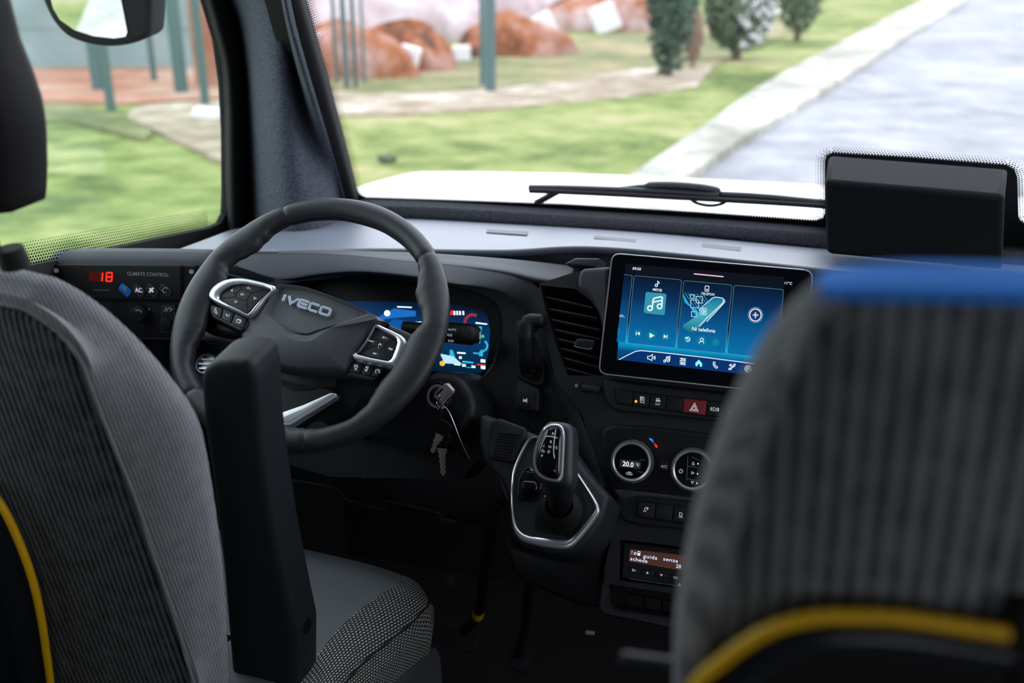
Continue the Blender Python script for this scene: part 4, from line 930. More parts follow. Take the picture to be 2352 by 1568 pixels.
# ---- switch row under the touchscreen
PB_ = PC.off(.006)
SR = thing('switch_row', PC.P(1530, 925), 'curved row of push buttons with a red hazard button under the touchscreen', 'switch panel')
slab('row_housing', PC, mp(c5, [(175, 1248), (195, 1215), (900, 1298), (1420, 1360), (2300, 1470), (2300, 1700), (1420, 1620), (1000, 1575), (520, 1530), (300, 1505), (225, 1460), (190, 1390)]), -.01, .010, M['dark'], SR, bev=.004, r=.006)
slab('row_recess', PC, mp(c5, [(275, 1300), (900, 1378), (2300, 1548), (2300, 1680), (1100, 1552), (430, 1462), (292, 1440), (278, 1400)]), .008, .0108, M['rubber'], SR, bev=.0008, r=.003)
def quad(x0, y0, x1, y1, x2, y2, x3, y3): return [(x0, y0), (x1, y1), (x2, y2), (x3, y3)]
bq = [quad(289, 1312, 446, 1331, 436, 1449, 302, 1430), quad(457, 1333, 598, 1351, 585, 1467, 443, 1450), quad(608, 1353, 748, 1371, 734, 1489, 593, 1470), quad(758, 1373, 903, 1390, 887, 1509, 741, 1491), quad(909, 1390, 1111, 1413, 1096, 1541, 892, 1514), quad(1117, 1414, 1264, 1431, 1254, 1555, 1103, 1542), quad(1269, 1433, 1420, 1450, 1408, 1570, 1259, 1556), quad(1425, 1451, 1570, 1468, 1560, 1588, 1413, 1572)]
M['hazard'] = pmat('hazard_red', (.26, .016, .028, 1), .45)
BT_ = []
for i, q in enumerate(bq):
    b = slab('push_button', PC, mp(c5, q), .009, .0135, M['hazard'] if i == 4 else M['black'], SR, bev=.0009); BT_.append(b)
    if i == 4: b['label'] = 'red hazard warning button'
hb = .0139
def bi(i, lines, w=.0007, mt='white_print', n='button_symbol'): return strokes(n, PC, lines, w, hb, M[mt], BT_[i])
def rc(f, x0, y0, x1, y1, k=0): return (mp(f, [(x0, y0), (x1, y0 + k), (x1, y1 + k), (x0, y1)]), True)
bi(1, [rc(c5, 512, 1374, 546, 1426, 5), rc(c5, 518, 1380, 532, 1396, 2), mp(c5, [(537, 1386), (541, 1386)]), mp(c5, [(516, 1404), (540, 1407)]), mp(c5, [(527, 1405), (524, 1420)])])
slab('amber_lamp', PC, [c5(473 + 12 * math.cos(g * .5236), 1417 + 13 * math.sin(g * .5236)) for g in range(12)], .013, .0141, M['lit_orange'], BT_[1])
bi(2, [rc(c5, 658, 1390, 684, 1404, 3), mp(c5, [(652, 1408), (692, 1412), (690, 1418), (652, 1413)]), mp(c5, [(652, 1420), (658, 1424)]), mp(c5, [(676, 1422), (682, 1426)])])
text('button_lettering', PC, 'OFF', *c5(643, 1450), 4.6, M['white_print'], BT_[2], h=hb)
bi(4, [(mp(c5, [(1002, 1432), (1032, 1506), (958, 1498)]), True), (mp(c5, [(1000, 1456), (1014, 1492), (978, 1488)]), True)], .0009, 'lit_pink' if False else 'white_print')
bi(5, [mp(c5, [(1170, 1470), (1168, 1504), (1182, 1504), (1190, 1490), (1184, 1474), (1170, 1470)]), mp(c5, [(1205, 1474), (1196, 1490), (1200, 1506), (1206, 1506), (1208, 1476), (1205, 1474)])] + [mp(c5, [(1142, y), (1162, y + 2)]) for y in (1474, 1484, 1494)] + [mp(c5, [(1211, y), (1222, y + 2)]) for y in (1482, 1492, 1502)] + [mp(c5, [(1152, 1468), (1150, 1502)]), mp(c5, [(1216, 1476), (1215, 1508)])], .0006)
plates('button_symbol', PC, [mp(c5, [(1306, 1525), (1316, 1505), (1324, 1526)])], hb, M['white_print'], BT_[6])

# ---- heating controls
HV = thing('heater_controls', PC.P(1500, 1080), 'recessed heater control panel framing two round dials', 'control panel')
hv = mp(c6, [(938, 330), (940, 235), (962, 198), (1020, 172), (1300, 185), (2200, 300), (2200, 1000), (1600, 940), (1240, 905), (1120, 880), (1070, 830), (1010, 640), (950, 450)])
slab('panel_frame', PC, hv, -.01, .007, M['dark'], HV, bev=.005, r=.008)
slab('panel_face', PC, mp(c6, [(962, 330), (965, 250), (985, 215), (1030, 195), (1300, 208), (2200, 325), (2200, 740), (1640, 690), (1120, 640), (1060, 640), (1005, 560), (972, 430)]), .004, .0085, M['rubber'], HV, bev=.001, r=.006)
slab('lower_lip', PC, mp(c6, [(1030, 640), (1110, 640), (1640, 705), (2200, 775), (2200, 800), (1640, 735), (1200, 690), (1080, 720)]), .006, .0125, M['soft'], HV, bev=.003, r=.004)
def dial(name, cx, cy, label):
    a, b = PC.px(cx, cy, .02); o = PC.w(a, b, 0); t = thing(name, o, label, 'dial', 'silver-ringed heater dials')
    R0 = .0262 if name else 0
    lathe('knurled_base', o, PC.n, [(.006, R0 * 1.06), (.0175, R0 * 1.02), (.0185, R0 * .99)], M['dark'], t, 96)
    m = MB()
    for k in range(72):
        g = 2 * math.pi * k / 72; c = o + PC.n * .012 + (PC.u * math.cos(g) + PC.v * math.sin(g)) * (R0 * 1.05)
        m.box(c, .0009, .0012, .010, (PC.u * -math.sin(g) + PC.v * math.cos(g), PC.u * math.cos(g) + PC.v * math.sin(g), PC.n))
    m.build('knurling', M['grey_print'], t, smooth=False)
    lathe('silver_ring', o, PC.n, [(.016, R0), (.0195, R0), (.0212, R0 * .965), (.0214, R0 * .92), (.0205, R0 * .86), (.0185, R0 * .845), (.018, R0 * .80)], M['satin'], t, 96)
    f = lathe('dial_face', o, PC.n, [(.017, R0 * .85), (.0192, R0 * .845)], M['gloss'], t, 72)
    return t, f
D1, F1 = dial('temperature_dial', 1450, 1060, 'silver-ringed dial showing 20.0 degrees on a small white readout')
D2, F2 = dial('fan_dial', 1590, 1079, 'silver-ringed dial with power symbol and arrow keys, partly behind the passenger seat')
hd = .0198
M['lcd'] = lit('readout_dark', (.014, .018, .025, 1), .6)
plates('readout', PC, [mp(c6, [(1082, 420), (1230, 438), (1226, 492), (1078, 476)])], hd, M['lcd'], F1)
text('readout_digits', PC, '20.0', *c6(1096, 468), 10.6, M['lit_white'], F1, h=hd + .0003, bold=.02, sx=.98); text('readout_digits', PC, '°C', *c6(1190, 468), 5.5, M['lit_white'], F1, h=hd + .0003, bold=.01)
strokes('dial_line', PC, [mp(c6, [(1222, 424), (1260, 428)]), mp(c6, [(1206, 510), (1258, 518)])], .0005, hd, M['grey_print'], F1)
strokes('recirculation_symbol', PC, [(mp(c6, [(1124, 522), (1134, 514), (1152, 513), (1162, 522), (1168, 528), (1165, 535), (1128, 530)]), True), mp(c6, [(1138, 528), (1142, 520), (1152, 522), (1152, 530)])], .0007, hd, M['white_print'], F1)
ip = [pc_ for pc_ in [[c6(1518 + 13 * math.cos(math.radians(a)), 507 + 14 * math.sin(math.radians(a))) for a in range(-50, 231, 20)], mp(c6, [(1519, 488), (1518, 506)])]]
strokes('power_symbol', PC, ip, .0007, hd, M['white_print'], F2)
strokes('dial_line', PC, [mp(c6, [(1568, 400), (1560, 572)]), mp(c6, [(1568, 470), (1640, 481)]), mp(c6, [(1564, 562), (1642, 575)]), mp(c6, [(1595, 405), (1650, 430)])], .0004, hd, M['grey_print'], F2)
strokes('arrow_symbol', PC, [(mp(c6, [(1598, 459), (1607, 440), (1615, 461)]), True), (mp(c6, [(1595, 511), (1615, 521), (1594, 528)]), True), (mp(c6, [(1592, 580), (1611, 582), (1600, 598)]), True)], .0006, hd, M['white_print'], F2)
plates('indicator', PC, [[c6(x + 5 * math.cos(g), y + 6 * math.sin(g)) for g in [k * .785 for k in range(8)]] for x, y in ((1641, 454), (1638, 526), (1633, 594))], hd, M['lit_white'], F2)
h_ = .0089
strokes('cold_mark', PC, [mp(c6, [(1292, 270), (1302, 280), (1308, 285)]), mp(c6, [(1308, 275), (1312, 290)]), mp(c6, [(1314, 292), (1319, 298)])], .0022, h_, M['lit_blue'], HV)
strokes('warm_mark', PC, [mp(c6, [(1326, 308), (1332, 315)]), mp(c6, [(1331, 326), (1346, 322)]), mp(c6, [(1337, 318), (1345, 338)])], .0020, h_, M['lit_red'], HV)
acb = slab('air_conditioning_button', PC, mp(c6, [(1362, 425), (1432, 430), (1443, 445), (1438, 510), (1350, 500), (1352, 438)]), .008, .0105, M['black'], HV, bev=.001, r=.003)
text('button_lettering', PC, 'A/C', *c6(1373, 480), 6.2, M['white_print'], acb, h=.0109)
slab('lower_recess', PC, mp(c6, [(1200, 712), (1340, 733), (2000, 815), (1990, 945), (1330, 862), (1190, 838)]), .006, .0085, M['rubber'], HV, bev=.0006)
b4 = [quad(1208, 724, 1334, 742, 1324, 848, 1200, 828), quad(1341, 744, 1461, 759, 1451, 867, 1333, 850), quad(1468, 760, 1589, 776, 1581, 886, 1457, 869), quad(1596, 779, 1720, 793, 1710, 903, 1588, 888), quad(1726, 796, 1850, 810, 1840, 920, 1716, 905)]
B4 = [slab('push_button', PC, mp(c6, q), .007, .0115, M['black'], HV, bev=.0009) for q in b4]
strokes('button_symbol', PC, [[c6(1266 + 11 * math.cos(math.radians(a)), 782 + 13 * math.sin(math.radians(a))) for a in range(90, 330, 30)], mp(c6, [(1256, 790), (1246, 800)]), mp(c6, [(1260, 794), (1268, 800)]), mp(c6, [(1272, 770), (1282, 782)]), mp(c6, [(1268, 776), (1278, 788)]), mp(c6, [(1276, 766), (1284, 776)])], .0007, .0119, M['white_print'], B4[0])
strokes('button_symbol', PC, [rc(c6, 1508, 806, 1526, 828, 3), mp(c6, [(1506, 832), (1504, 842)]), mp(c6, [(1516, 832), (1514, 845)]), mp(c6, [(1524, 834), (1530, 846)])], .0007, .0119, M['white_print'], B4[2])
strokes('button_symbol', PC, [mp(c6, [(1634, 826), (1634, 862)]), mp(c6, [(1660, 830), (1648, 846), (1660, 858)]), mp(c6, [(1645, 856), (1650, 862), (1664, 862)])], .0007, .0119, M['grey_print'], B4[3])

# ---- tachograph
PT = PC.off(-.012)
TG = thing('tachograph', PT.P(1490, 1300), 'slim recorder unit with two lines of white text low in the centre stack', 'recorder')
slab('unit_body', PC, tach_hole, -.06, -.016, M['rubber'], TG, bev=.001)
slab('unit_front', PC, mp(c7, [(528, 250), (1400, 368), (1400, 725), (1000, 668), (505, 600)]), -.03, -.006, M['black'], TG, bev=.003, r=.002)
ts_ = -.0055
strokes('card_slot', PC, [mp(c7, [(655, 240), (1075, 303), (1400, 350)]), mp(c7, [(590, 600), (1400, 722)])], .0005, ts_ + .0006, M['grey_print'], TG)
sc2 = slab('text_display', PC, mp(c7, [(590, 326), (1098, 386), (1250, 405), (1240, 548), (1078, 525), (583, 440)]), -.007, ts_ + .001, lit('tachograph_screen', (.050, .020, .012, 1), .6), TG)
ht = ts_ + .0015
M['tach_t'] = lit('tachograph_text', (.62, .68, .95, 1), .7)
def T7(s, x, y, hp, **k): text('display_lettering', PC, s, *c7(x, y), hp / 4.04, M['tach_t'], sc2, h=ht, bold=.008, **k)
T7('!', 604, 372, 34); T7('guida', 716, 404, 32, sx=1.22, sp=1.12); T7('senza', 900, 430, 32, sx=1.22, sp=1.12); T7('scheda', 594, 428, 32, sx=1.2, sp=1.08); T7('28', 1018, 498, 34)
strokes('display_symbol', PC, [([c7(641 + 10 * math.cos(g * .5236), 366 + 11 * math.sin(g * .5236)) for g in range(12)], True)], .0008, ht, M['tach_t'], sc2)
plates('display_symbol', PC, [mp(c7, [(664, 344), (690, 348), (688, 388), (662, 384)])], ht, M['tach_t'], sc2)
plates('display_symbol', PC, [mp(c7, [(669, 350), (684, 352), (683, 364), (668, 362)])], ht + .0002, M['screen_off'], sc2)
for i, (x, y) in enumerate(((630, 522), (757, 543), (885, 566), (1012, 588), (1140, 606))):
    b = slab('key', PC, mp(c7, [(x - 56, y - 24), (x + 58, y - 8), (x + 56, y + 34), (x - 58, y + 18)]), -.007, -.0035, M['black'], TG, bev=.0008)
    if i == 0: strokes('key_symbol', PC, [mp(c7, [(616, 514), (640, 518), (644, 526), (636, 531), (614, 527)]), mp(c7, [(622, 508), (614, 514), (620, 520)])], .0006, -.0031, M['white_print'], b)
    if i == 1: plates('key_symbol', PC, [mp(c7, [(742, 554), (755, 532), (768, 556)])], -.0031, M['white_print'], b)
    if i == 2: plates('key_symbol', PC, [mp(c7, [(872, 556), (898, 560), (884, 580)])], -.0031, M['white_print'], b)
    if i == 3: text('key_lettering', PC, 'OK', *c7(994, 597), 5, M['white_print'], b, h=-.0031)
strokes('socket_symbol', PC, [([c7(1052 + 10 * math.cos(g * .5236), 660 + 11 * math.sin(g * .5236)) for g in range(12)], True), mp(c7, [(1052, 644), (1052, 660)])], .0006, ts_ + .0006, M['white_print'], TG)

# ---- climate unit by the door
PD = PL(aY(270, 640, 1.20), tilt=4, yaw=9)
CU_ = thing('side_console', PD.P(290, 680), 'black rounded dashboard end housing beside the side window', 'housing')
ho_ = mp(c3, [(140, 420), (150, 330), (165, 260), (215, 195), (330, 158), (700, 145), (1600, 150), (2000, 160), (2100, 300), (2100, 1200), (1500, 1190), (400, 1180), (140, 900)])
hi_ = mp(c3, [(175, 420), (182, 360), (200, 315), (245, 290), (350, 285), (700, 285), (1600, 290), (1980, 300), (2080, 360), (2080, 1180), (1500, 1170), (400, 1160), (180, 900)])
hm_ = mp(c3, [(150, 420), (158, 340), (176, 280), (225, 225), (335, 195), (700, 185), (1600, 190), (1995, 200), (2095, 320), (2095, 1195), (1500, 1185), (400, 1175), (150, 900)])
Hh = lambda q, h: rnd_poly(pxpoly(PD, q, h), .005)
rings_obj('housing', PD, tuple(PD.px(*c3(1050, 700))), [(Hh(ho_, -.10), -.10), (Hh(ho_, -.05), -.05), (Hh(ho_, -.035), -.035), (Hh(hm_, -.014), -.014), (Hh(hi_, .001), .001)], M['soft'], CU_, n=240, angle=60, back=True)
slab('lower_face', PD, mp(c3, [(850, 745), (1640, 745), (1640, 1150), (850, 1150)]), 0, .003, M['black'], CU_, bev=.001)
CC = thing('climate_control', PD.P(280, 650), 'black climate control unit with a red 18 and four diamond buttons by the side window', 'control unit')
slab('mounting_plate', PD, mp(c3, [(225, 328), (1815, 342), (1820, 735), (230, 720)]), .001, .006, M['black'], CC, bev=.001, r=.002)
fp = slab('front_plate', PD, mp(c3, [(320, 330), (1640, 340), (1650, 735), (330, 722)]), .004, .011, M['rubber'], CC, bev=.002, r=.002)
m = MB()
for x, y in ((240, 398), (1762, 410)): m.tube([PD.P(*c3(x, y), .005), PD.P(*c3(x, y), .009)], .0035, 12)
m.build('screw', M['grey_print'], CC)
hf = .0115
plates('red_window', PD, [mp(c3, [(610, 412), (745, 414), (890, 412), (880, 528), (610, 522)])], hf, lit('red_window_glow', (.045, .004, .004, 1), .6), CC)
def seg(x, y, w, h, on, k=6):
    P = {'a': [(x + k, y), (x + w + k, y)], 'b': [(x + w + k, y), (x + w + k / 2, y + h / 2)], 'c': [(x + w + k / 2, y + h / 2), (x + w, y + h)], 'd': [(x, y + h), (x + w, y + h)], 'e': [(x + k / 2, y + h / 2), (x, y + h)], 'f': [(x + k, y), (x + k / 2, y + h / 2)], 'g': [(x + k / 2, y + h / 2), (x + w + k / 2, y + h / 2)]}
    return [mp(c3, P[s]) for s in on]
strokes('led_digits', PD, seg(706, 422, 50, 96, 'bc') + seg(802, 422, 62, 96, 'abcdefg'), .0024, hf + .0003, M['lit_red'], CC)
text('unit_lettering', PD, 'CLIMATE CONTROL', *c3(1040, 450), 8.0, M['grey_print'], CC, h=hf, bold=.012, sx=.92)
text('unit_lettering', PD, 'AUTOCLIMATE', *c3(655, 630), 3.8, M['grey_print'], CC, h=hf, sx=1.05) if False else plates('maker_mark', PD, [mp(c3, [(655, 608), (845, 612), (845, 626), (655, 622)])], hf, pmat('faint_print', (.10, .10, .11, 1), .5), CC)
M['dia_blue'] = pmat('button_blue_print', (.005, .16, .55, 1), .4)
sy = [[mp(c3, [(1000, 590), (1035, 590), (1020, 630), (1000, 590)]), mp(c3, [(990, 585), (1045, 585)])], None, [mp(c3, [(1290, 595), (1310, 618), (1335, 640)]), mp(c3, [(1335, 590), (1310, 618), (1285, 645)])], [mp(c3, [(1490, 595), (1460, 590), (1435, 615), (1450, 645), (1480, 640)]), mp(c3, [(1480, 585), (1494, 596), (1484, 606)])]]
for i, cx in enumerate((1017, 1172, 1322, 1474)):
    cy = 618; d = rnd_poly(pxpoly(PD, mp(c3, [(cx - 34, cy - 84), (cx + 80, cy + 12), (cx + 34, cy + 88), (cx - 80, cy - 14)]), hf), .004)
    b = slab('diamond_button', PD, d, .010, .0125, M['dia_blue'] if i == 0 else M['black'], CC, bev=.0006, px=False)
    if i: strokes('button_rim', PD, [(inset(d if area(d) > 0 else d[::-1], .0012), True)], .0008, .0129, bpy.data.materials['faint_print'], b, px=False)
    if i == 1: text('button_lettering', PD, 'AC', *c3(1130, 640), 10, M['white_print'], b, h=.0129, bold=.03, sx=.85)
    else: strokes('button_symbol', PD, sy[i], .0026 if i == 2 else .0012, .0129, M['white_print'] if i == 2 else M['grey_print'], b)
RK = thing('rotary_knob', PD.P(325, 720), 'small black rotary knob on the lower face of the dashboard end housing', 'knob')
lathe('knob', PD.P(*c3(1205, 875), .003), PD.n, [(0, .0135), (.012, .0125), (.016, .010), (.0165, .002)], M['rubber'], RK)
m = MB()
for x, y in ((1215, 795), (1285, 832)): m.tube([PD.P(*c3(x, y), .002), PD.P(*c3(x, y), .0045)], .0016, 10)
m.build('position_dot', M['grey_print'], RK)
strokes('pointer_line', PD, [mp(c3, [(1130, 850), (1170, 840)]), mp(c3, [(1180, 842), (1200, 868)])], .002, .0205, M['grey_print'], RK)
HW = thing('heater_switch', PD.P(388, 735), 'narrow upright heater switch with a red and blue scale beside the steering wheel', 'switch')
slab('switch_plate', PD, mp(c3, [(1422, 785), (1582, 785), (1580, 1110), (1415, 1105)]), .002, .006, M['black'], HW, bev=.001)
strokes('plate_outline', PD, [(mp(c3, [(1430, 792), (1574, 792), (1572, 1100), (1423, 1096)]), True)], .0006, .0063, bpy.data.materials['faint_print'], HW)
text('fan_marks', PD, 'MAX', *c3(1455, 862), 8, M['grey_print'], HW, h=.0064, bold=.02) if False else strokes('fan_marks', PD, [mp(c3, [(1455, 860), (1475, 820), (1490, 858)]), mp(c3, [(1490, 830), (1520, 815), (1545, 830), (1520, 855)])], .002, .0064, M['grey_print'], HW)
strokes('blue_scale', PD, [[c3(1495 + 52 * math.cos(math.radians(a)), 985 + 62 * math.sin(math.radians(a))) for a in range(125, 200, 12)]], .0035, .0065, pmat('scale_blue', (.01, .10, .40, 1), .5), HW)
strokes('red_scale', PD, [[c3(1495 + 58 * math.cos(math.radians(a)), 985 + 66 * math.sin(math.radians(a))) for a in range(-60, 50, 12)]], .0035, .0065, pmat('scale_red', (.35, .015, .012, 1), .5), HW)
lathe('switch_knob', PD.P(*c3(1500, 985), .005), PD.n, [(0, .010), (.010, .009), (.011, .006)], M['rubber'], HW)
# round side vent
PV = PL(aY(475, 836, 1.235), tilt=42, yaw=8)
RV = thing('round_vent', PV.o, 'round silver-rimmed air vent left of the steering column', 'vent')
lathe('vent_ring', PV.o, PV.n, [(-.012, .0165), (.0, .0172), (.003, .0164), (.0035, .0148), (.001, .0136), (-.006, .0134)], M['satin'], RV, 64)
lathe('vent_back', PV.o, PV.n, [(-.03, .0134), (-.008, .0134)], M['dark'], RV)
for k in range(3):
    m = MB(); m.box(PV.w(0, (k - 1) * .0075, -.003), .026 if k == 1 else .021, .0018, .008, (PV.u, PV.v, PV.n)); m.build('vent_blade', M['satin'], RV, smooth=False)
slab('lower_tray', PL(aY(470, 800, 1.275), tilt=42, yaw=8), [(370, 775), (480, 768), (560, 772), (640, 860), (640, 960), (470, 950), (380, 880)], -.05, 0, M['dark'], DASH, bev=.008)
# box on the dashboard
PX = PL(aY(2100, 520, 1.40), tilt=0, yaw=0)
BX = thing('dash_box', aY(2100, 600, 1.45), 'large plain black box standing on the dash top against the windscreen', 'box')
f = [aY(1894, 412, 1.42), aY(2308, 447, 1.42), aY(2304, 622, 1.42), aY(1899, 584, 1.42)]
g = [aY(1903, 356, 1.62), aY(2318, 388, 1.62)]
w0 = V((0, .2, 0)); bt_ = [f[3] + w0, f[2] + w0]
vs = [f[0], f[1], f[2], f[3], g[0], g[1], bt_[1], bt_[0]]
o = mesh_obj('box_shell', vs, [(0, 1, 2, 3), (0, 1, 5, 4), (4, 5, 6, 7), (0, 3, 7, 4), (1, 2, 6, 5), (2, 3, 7, 6)], M['box'], BX, smooth=True, angle=30); bevel(o, .008, 4)
# ================================================================== STEERING WHEEL AND COLUMN
def grid_uv(name, G, mat, parent, su=1.0, sv=1.0, closed_u=False, closed_v=False):
    """surface over a grid of points, with a length-true UV layout for woven or punched covers"""
    nu, nv = len(G), len(G[0]); vs = [p for r in G for p in r]; fs = []; uvs = []
    U = [0]; 
    for i in range(nu): U.append(U[-1] + (G[(i + 1) % nu][nv // 2] - G[i][nv // 2]).length)
    Vv = [0]
    for j in range(nv): Vv.append(Vv[-1] + (G[nu // 2][(j + 1) % nv] - G[nu // 2][j]).length)
    for i in range(nu if closed_u else nu - 1):
        for j in range(nv if closed_v else nv - 1):
            i2, j2 = (i + 1) % nu, (j + 1) % nv
            fs.append((i * nv + j, i2 * nv + j, i2 * nv + j2, i * nv + j2)); uvs.append(((U[i], Vv[j]), (U[i + 1], Vv[j]), (U[i + 1], Vv[j + 1]), (U[i], Vv[j + 1])))
    me = bpy.data.meshes.new(name); me.from_pydata([tuple(v) for v in vs], [], fs); uv = me.uv_layers.new(name='length')
    for p, q in zip(me.polygons, uvs):
        p.use_smooth = True
        for l, t in zip(p.loop_indices, q): uv.data[l].uv = (t[0] * su, t[1] * sv)
    me.materials.append(mat); o = bpy.data.objects.new(name, me); COL.objects.link(o)
    if parent: par(o, parent)
    return o
PWH = PL(CAM + ray(707.6, 736.6) * 1.3006, tilt=46.54, yaw=2.03, roll=-12.0)
SWH = thing('steering_wheel', PWH.w(0, 0, -.05), 'black leather steering wheel with silver-trimmed spokes and a raised word on the hub', 'steering wheel')
RT = [(-90, .1505), (-80, .1505), (-65, .1545), (-54, .159), (-42, .1605), (-33, .156), (-28, .150), (-24, .1455), (-20, .143), (-6, .143), (5, .143), (8, .1445), (11, .149), (15, .1555), (20, .1535), (26, .148), (32, .1455), (38, .151), (44, .158), (50, .1608), (60, .160), (73, .1585), (90, .157)]
def rim_hw(a):   # half thickness across the rim, by angle from the wheel's right
    a = (a + 90) % 360 - 90
    if a > 90: a = 180 - a
    for (a0, r0), (a1, r1) in zip(RT, RT[1:]):
        if a0 <= a <= a1: t = (a - a0) / (a1 - a0); t = t * t * (3 - 2 * t); return (.1895 - (r0 + (r1 - r0) * t)) / 2
    return .016
def rim_part(name, a0, a1, mat, squash=1.0):
    G = []; n = max(8, int((a1 - a0) / 1))
    for i in range(n + 1):
        t = i / n; a = a0 + (a1 - a0) * t; r = rim_hw(a); g = math.radians(a); Ro = .1895 - (.006 * math.exp(-(((a + 90 + 180) % 360 - 180) / 28) ** 2))
        c = Ro - r; e = 1 - .10 * (max(0, 1 - t * n / 1.6) + max(0, 1 - (1 - t) * n / 1.6)) * squash
        ring = []
        for k in range(28):
            q = 2 * math.pi * k / 28 + math.pi
            dd = 0 if r < .023 else (r - .023) * .9; w2 = .0152 - min(.004, dd * .3)
            ring.append(PWH.w(math.cos(g) * (c + math.cos(q) * r * e), math.sin(g) * (c + math.cos(q) * r * e), math.sin(q) * w2 * e - dd * max(0, -math.cos(q)) ** 1.2))
        G.append(ring)
    return grid_uv(name, G, mat, SWH, closed_v=True)
rim_part('rim_top', 49, 128, M['leather']); rim_part('rim_grip', 128, 236, M['perf']); rim_part('rim_bottom', 236, 298, M['leather']); rim_part('rim_grip', 298, 409, M['perf'])
G = []
for k in range(60):
    a = 50 + 78 * k / 59; g = math.radians(a); r = rim_hw(a); c = .1895 - 2 * r * .985
    G.append(PWH.w(math.cos(g) * c, math.sin(g) * c, .006 + .0007 * (k % 2)))
m = MB(); m.tube(G, .0006, 6); m.build('stitching', M['leather'], SWH)
# spokes
def W_(pts, h=0): return pxpoly(PWH, pts, h)
spk = [c2(*p) for p in [(205, 470), (300, 440), (420, 470), (640, 530), (640, 760), (480, 800), (400, 800), (300, 790), (200, 760), (130, 700)]]
slab('left_spoke', PWH, spk, -.034, -.014, M['black'], SWH, bev=.006, r=.012)
spk = [c2(*p) for p in [(1150, 720), (1250, 735), (1400, 800), (1480, 860), (1480, 1000), (1330, 1040), (1250, 1060), (1100, 1040), (980, 1060), (980, 900)]]
slab('right_spoke', PWH, spk, -.034, -.014, M['black'], SWH, bev=.006, r=.012)
def trimring(name, A, B, h0, h1, mat, par_, n=3): return ring_trim(name, PWH, A, B, h0, h1, mat, par_, n)
Lo = mp(c2, [(238, 570), (262, 532), (325, 495), (400, 484), (480, 492), (615, 530), (600, 560), (560, 600), (520, 650), (470, 700), (420, 682), (300, 628), (248, 596)])
Li = mp(c2, [(298, 578), (312, 556), (362, 522), (425, 510), (500, 520), (590, 545), (575, 570), (530, 610), (490, 655), (462, 685), (420, 665), (315, 612), (300, 598)])
ring_trim('spoke_trim', PWH, Lo, Li, -.016, .010, M['satin'], SWH, 2)
lp = slab('left_key_pad', PWH, Li, -.016, .005, M['black'], SWH, bev=.001)
Ro = mp(c2, [(1185, 745), (1225, 758), (1325, 806), (1350, 836), (1352, 860), (1325, 945), (1300, 974), (1270, 978), (1060, 936), (1075, 905), (1120, 850), (1160, 780)])
Ri = mp(c2, [(1180, 758), (1215, 775), (1285, 812), (1302, 838), (1302, 856), (1275, 930), (1255, 948), (1235, 948), (1078, 914), (1095, 890), (1130, 840), (1165, 785)])
ring_trim('spoke_trim', PWH, Ro, Ri, -.016, .003, M['satin'], SWH, 2)
rp = slab('right_key_pad', PWH, Ri, -.016, -.001, M['black'], SWH, bev=.001)
hl = .0054; hk = -.0006
M['seam'] = pmat('gap_black', (.002, .002, .002, 1), .8)
strokes('key_gaps', PWH, [mp(c2, q) for q in ([(415, 512), (425, 545), (395, 570), (330, 550)], [(425, 545), (480, 568), (575, 545)], [(395, 570), (388, 590), (318, 600)], [(388, 590), (455, 612), (462, 680)], [(455, 612), (480, 568)])], .0009, hl + .0002, M['seam'], lp)
strokes('key_symbol', PWH, [(mp(c2, q), True) for q in ([(368, 558), (377, 548), (377, 562)], [(458, 542), (468, 535), (478, 548)], [(498, 592), (512, 600), (499, 606)], [(388, 614), (404, 618), (395, 626)])] + [(mp(c2, [(424, 574), (438, 574), (440, 581), (425, 581)]), True)], .0005, hl + .0003, M['white_print'], lp)
strokes('key_gaps', PWH, [mp(c2, q) for q in ([(1180, 765), (1196, 825), (1240, 850), (1292, 825)], [(1196, 825), (1190, 860), (1232, 895), (1240, 850)], [(1190, 860), (1160, 870), (1095, 895)], [(1232, 895), (1262, 945)], [(1240, 850), (1232, 895)], [(1130, 830), (1196, 825)])], .0009, hk + .0002, M['seam'], rp)
for s, x, y, hp in (('SET +', 1218, 822, 9), ('CANC', 1134, 838, 9), ('RES', 1254, 886, 10), ('SET -', 1166, 912, 9)):
    text('key_lettering', PWH, s, *c2(x, y), hp / 2.45, M['white_print'], rp, h=hk + .0003, bold=.02)
strokes('cruise_symbol', PWH, [[c2(1206 + 8 * math.cos(math.radians(a)), 864 + 9 * math.sin(math.radians(a))) for a in range(-200, 40, 24)], mp(c2, [(1206, 864), (1213, 857)]), mp(c2, [(1196, 874), (1202, 880)])], .0006, hk + .0003, M['white_print'], rp)
lo = mp(c2, [(252, 628), (330, 655), (455, 712), (470, 740), (440, 778), (420, 785), (260, 705), (245, 660)])
b = slab('left_button_bank', PWH, lo, -.034, .004, M['black'], SWH, bev=.003, r=.003)
for q in ([(262, 640), (322, 655), (308, 710), (258, 685)], [(328, 658), (385, 682), (366, 736), (314, 713)], [(391, 685), (455, 714), (436, 768), (374, 740)]): slab('button', PWH, mp(c2, q), .003, .0055, M['black'], b, bev=.0008)
strokes('key_symbol', PWH, [mp(c2, [(278, 655), (284, 652), (284, 668), (292, 684), (286, 686), (278, 676), (276, 660)]), mp(c2, [(338, 690), (352, 694)]), mp(c2, [(344, 686), (346, 704)]), mp(c2, [(352, 704), (362, 690)]), (mp(c2, [(402, 718), (420, 724), (418, 740), (400, 733)]), True), mp(c2, [(408, 716), (426, 722), (424, 736)])], .0006, .0058, M['white_print'], b)
lo = mp(c2, [(1046, 950), (1070, 950), (1236, 985), (1240, 1000), (1195, 1052), (1165, 1064), (1010, 1036), (1015, 1010)])
b = slab('right_button_bank', PWH, lo, -.034, -.010, M['black'], SWH, bev=.003, r=.003)
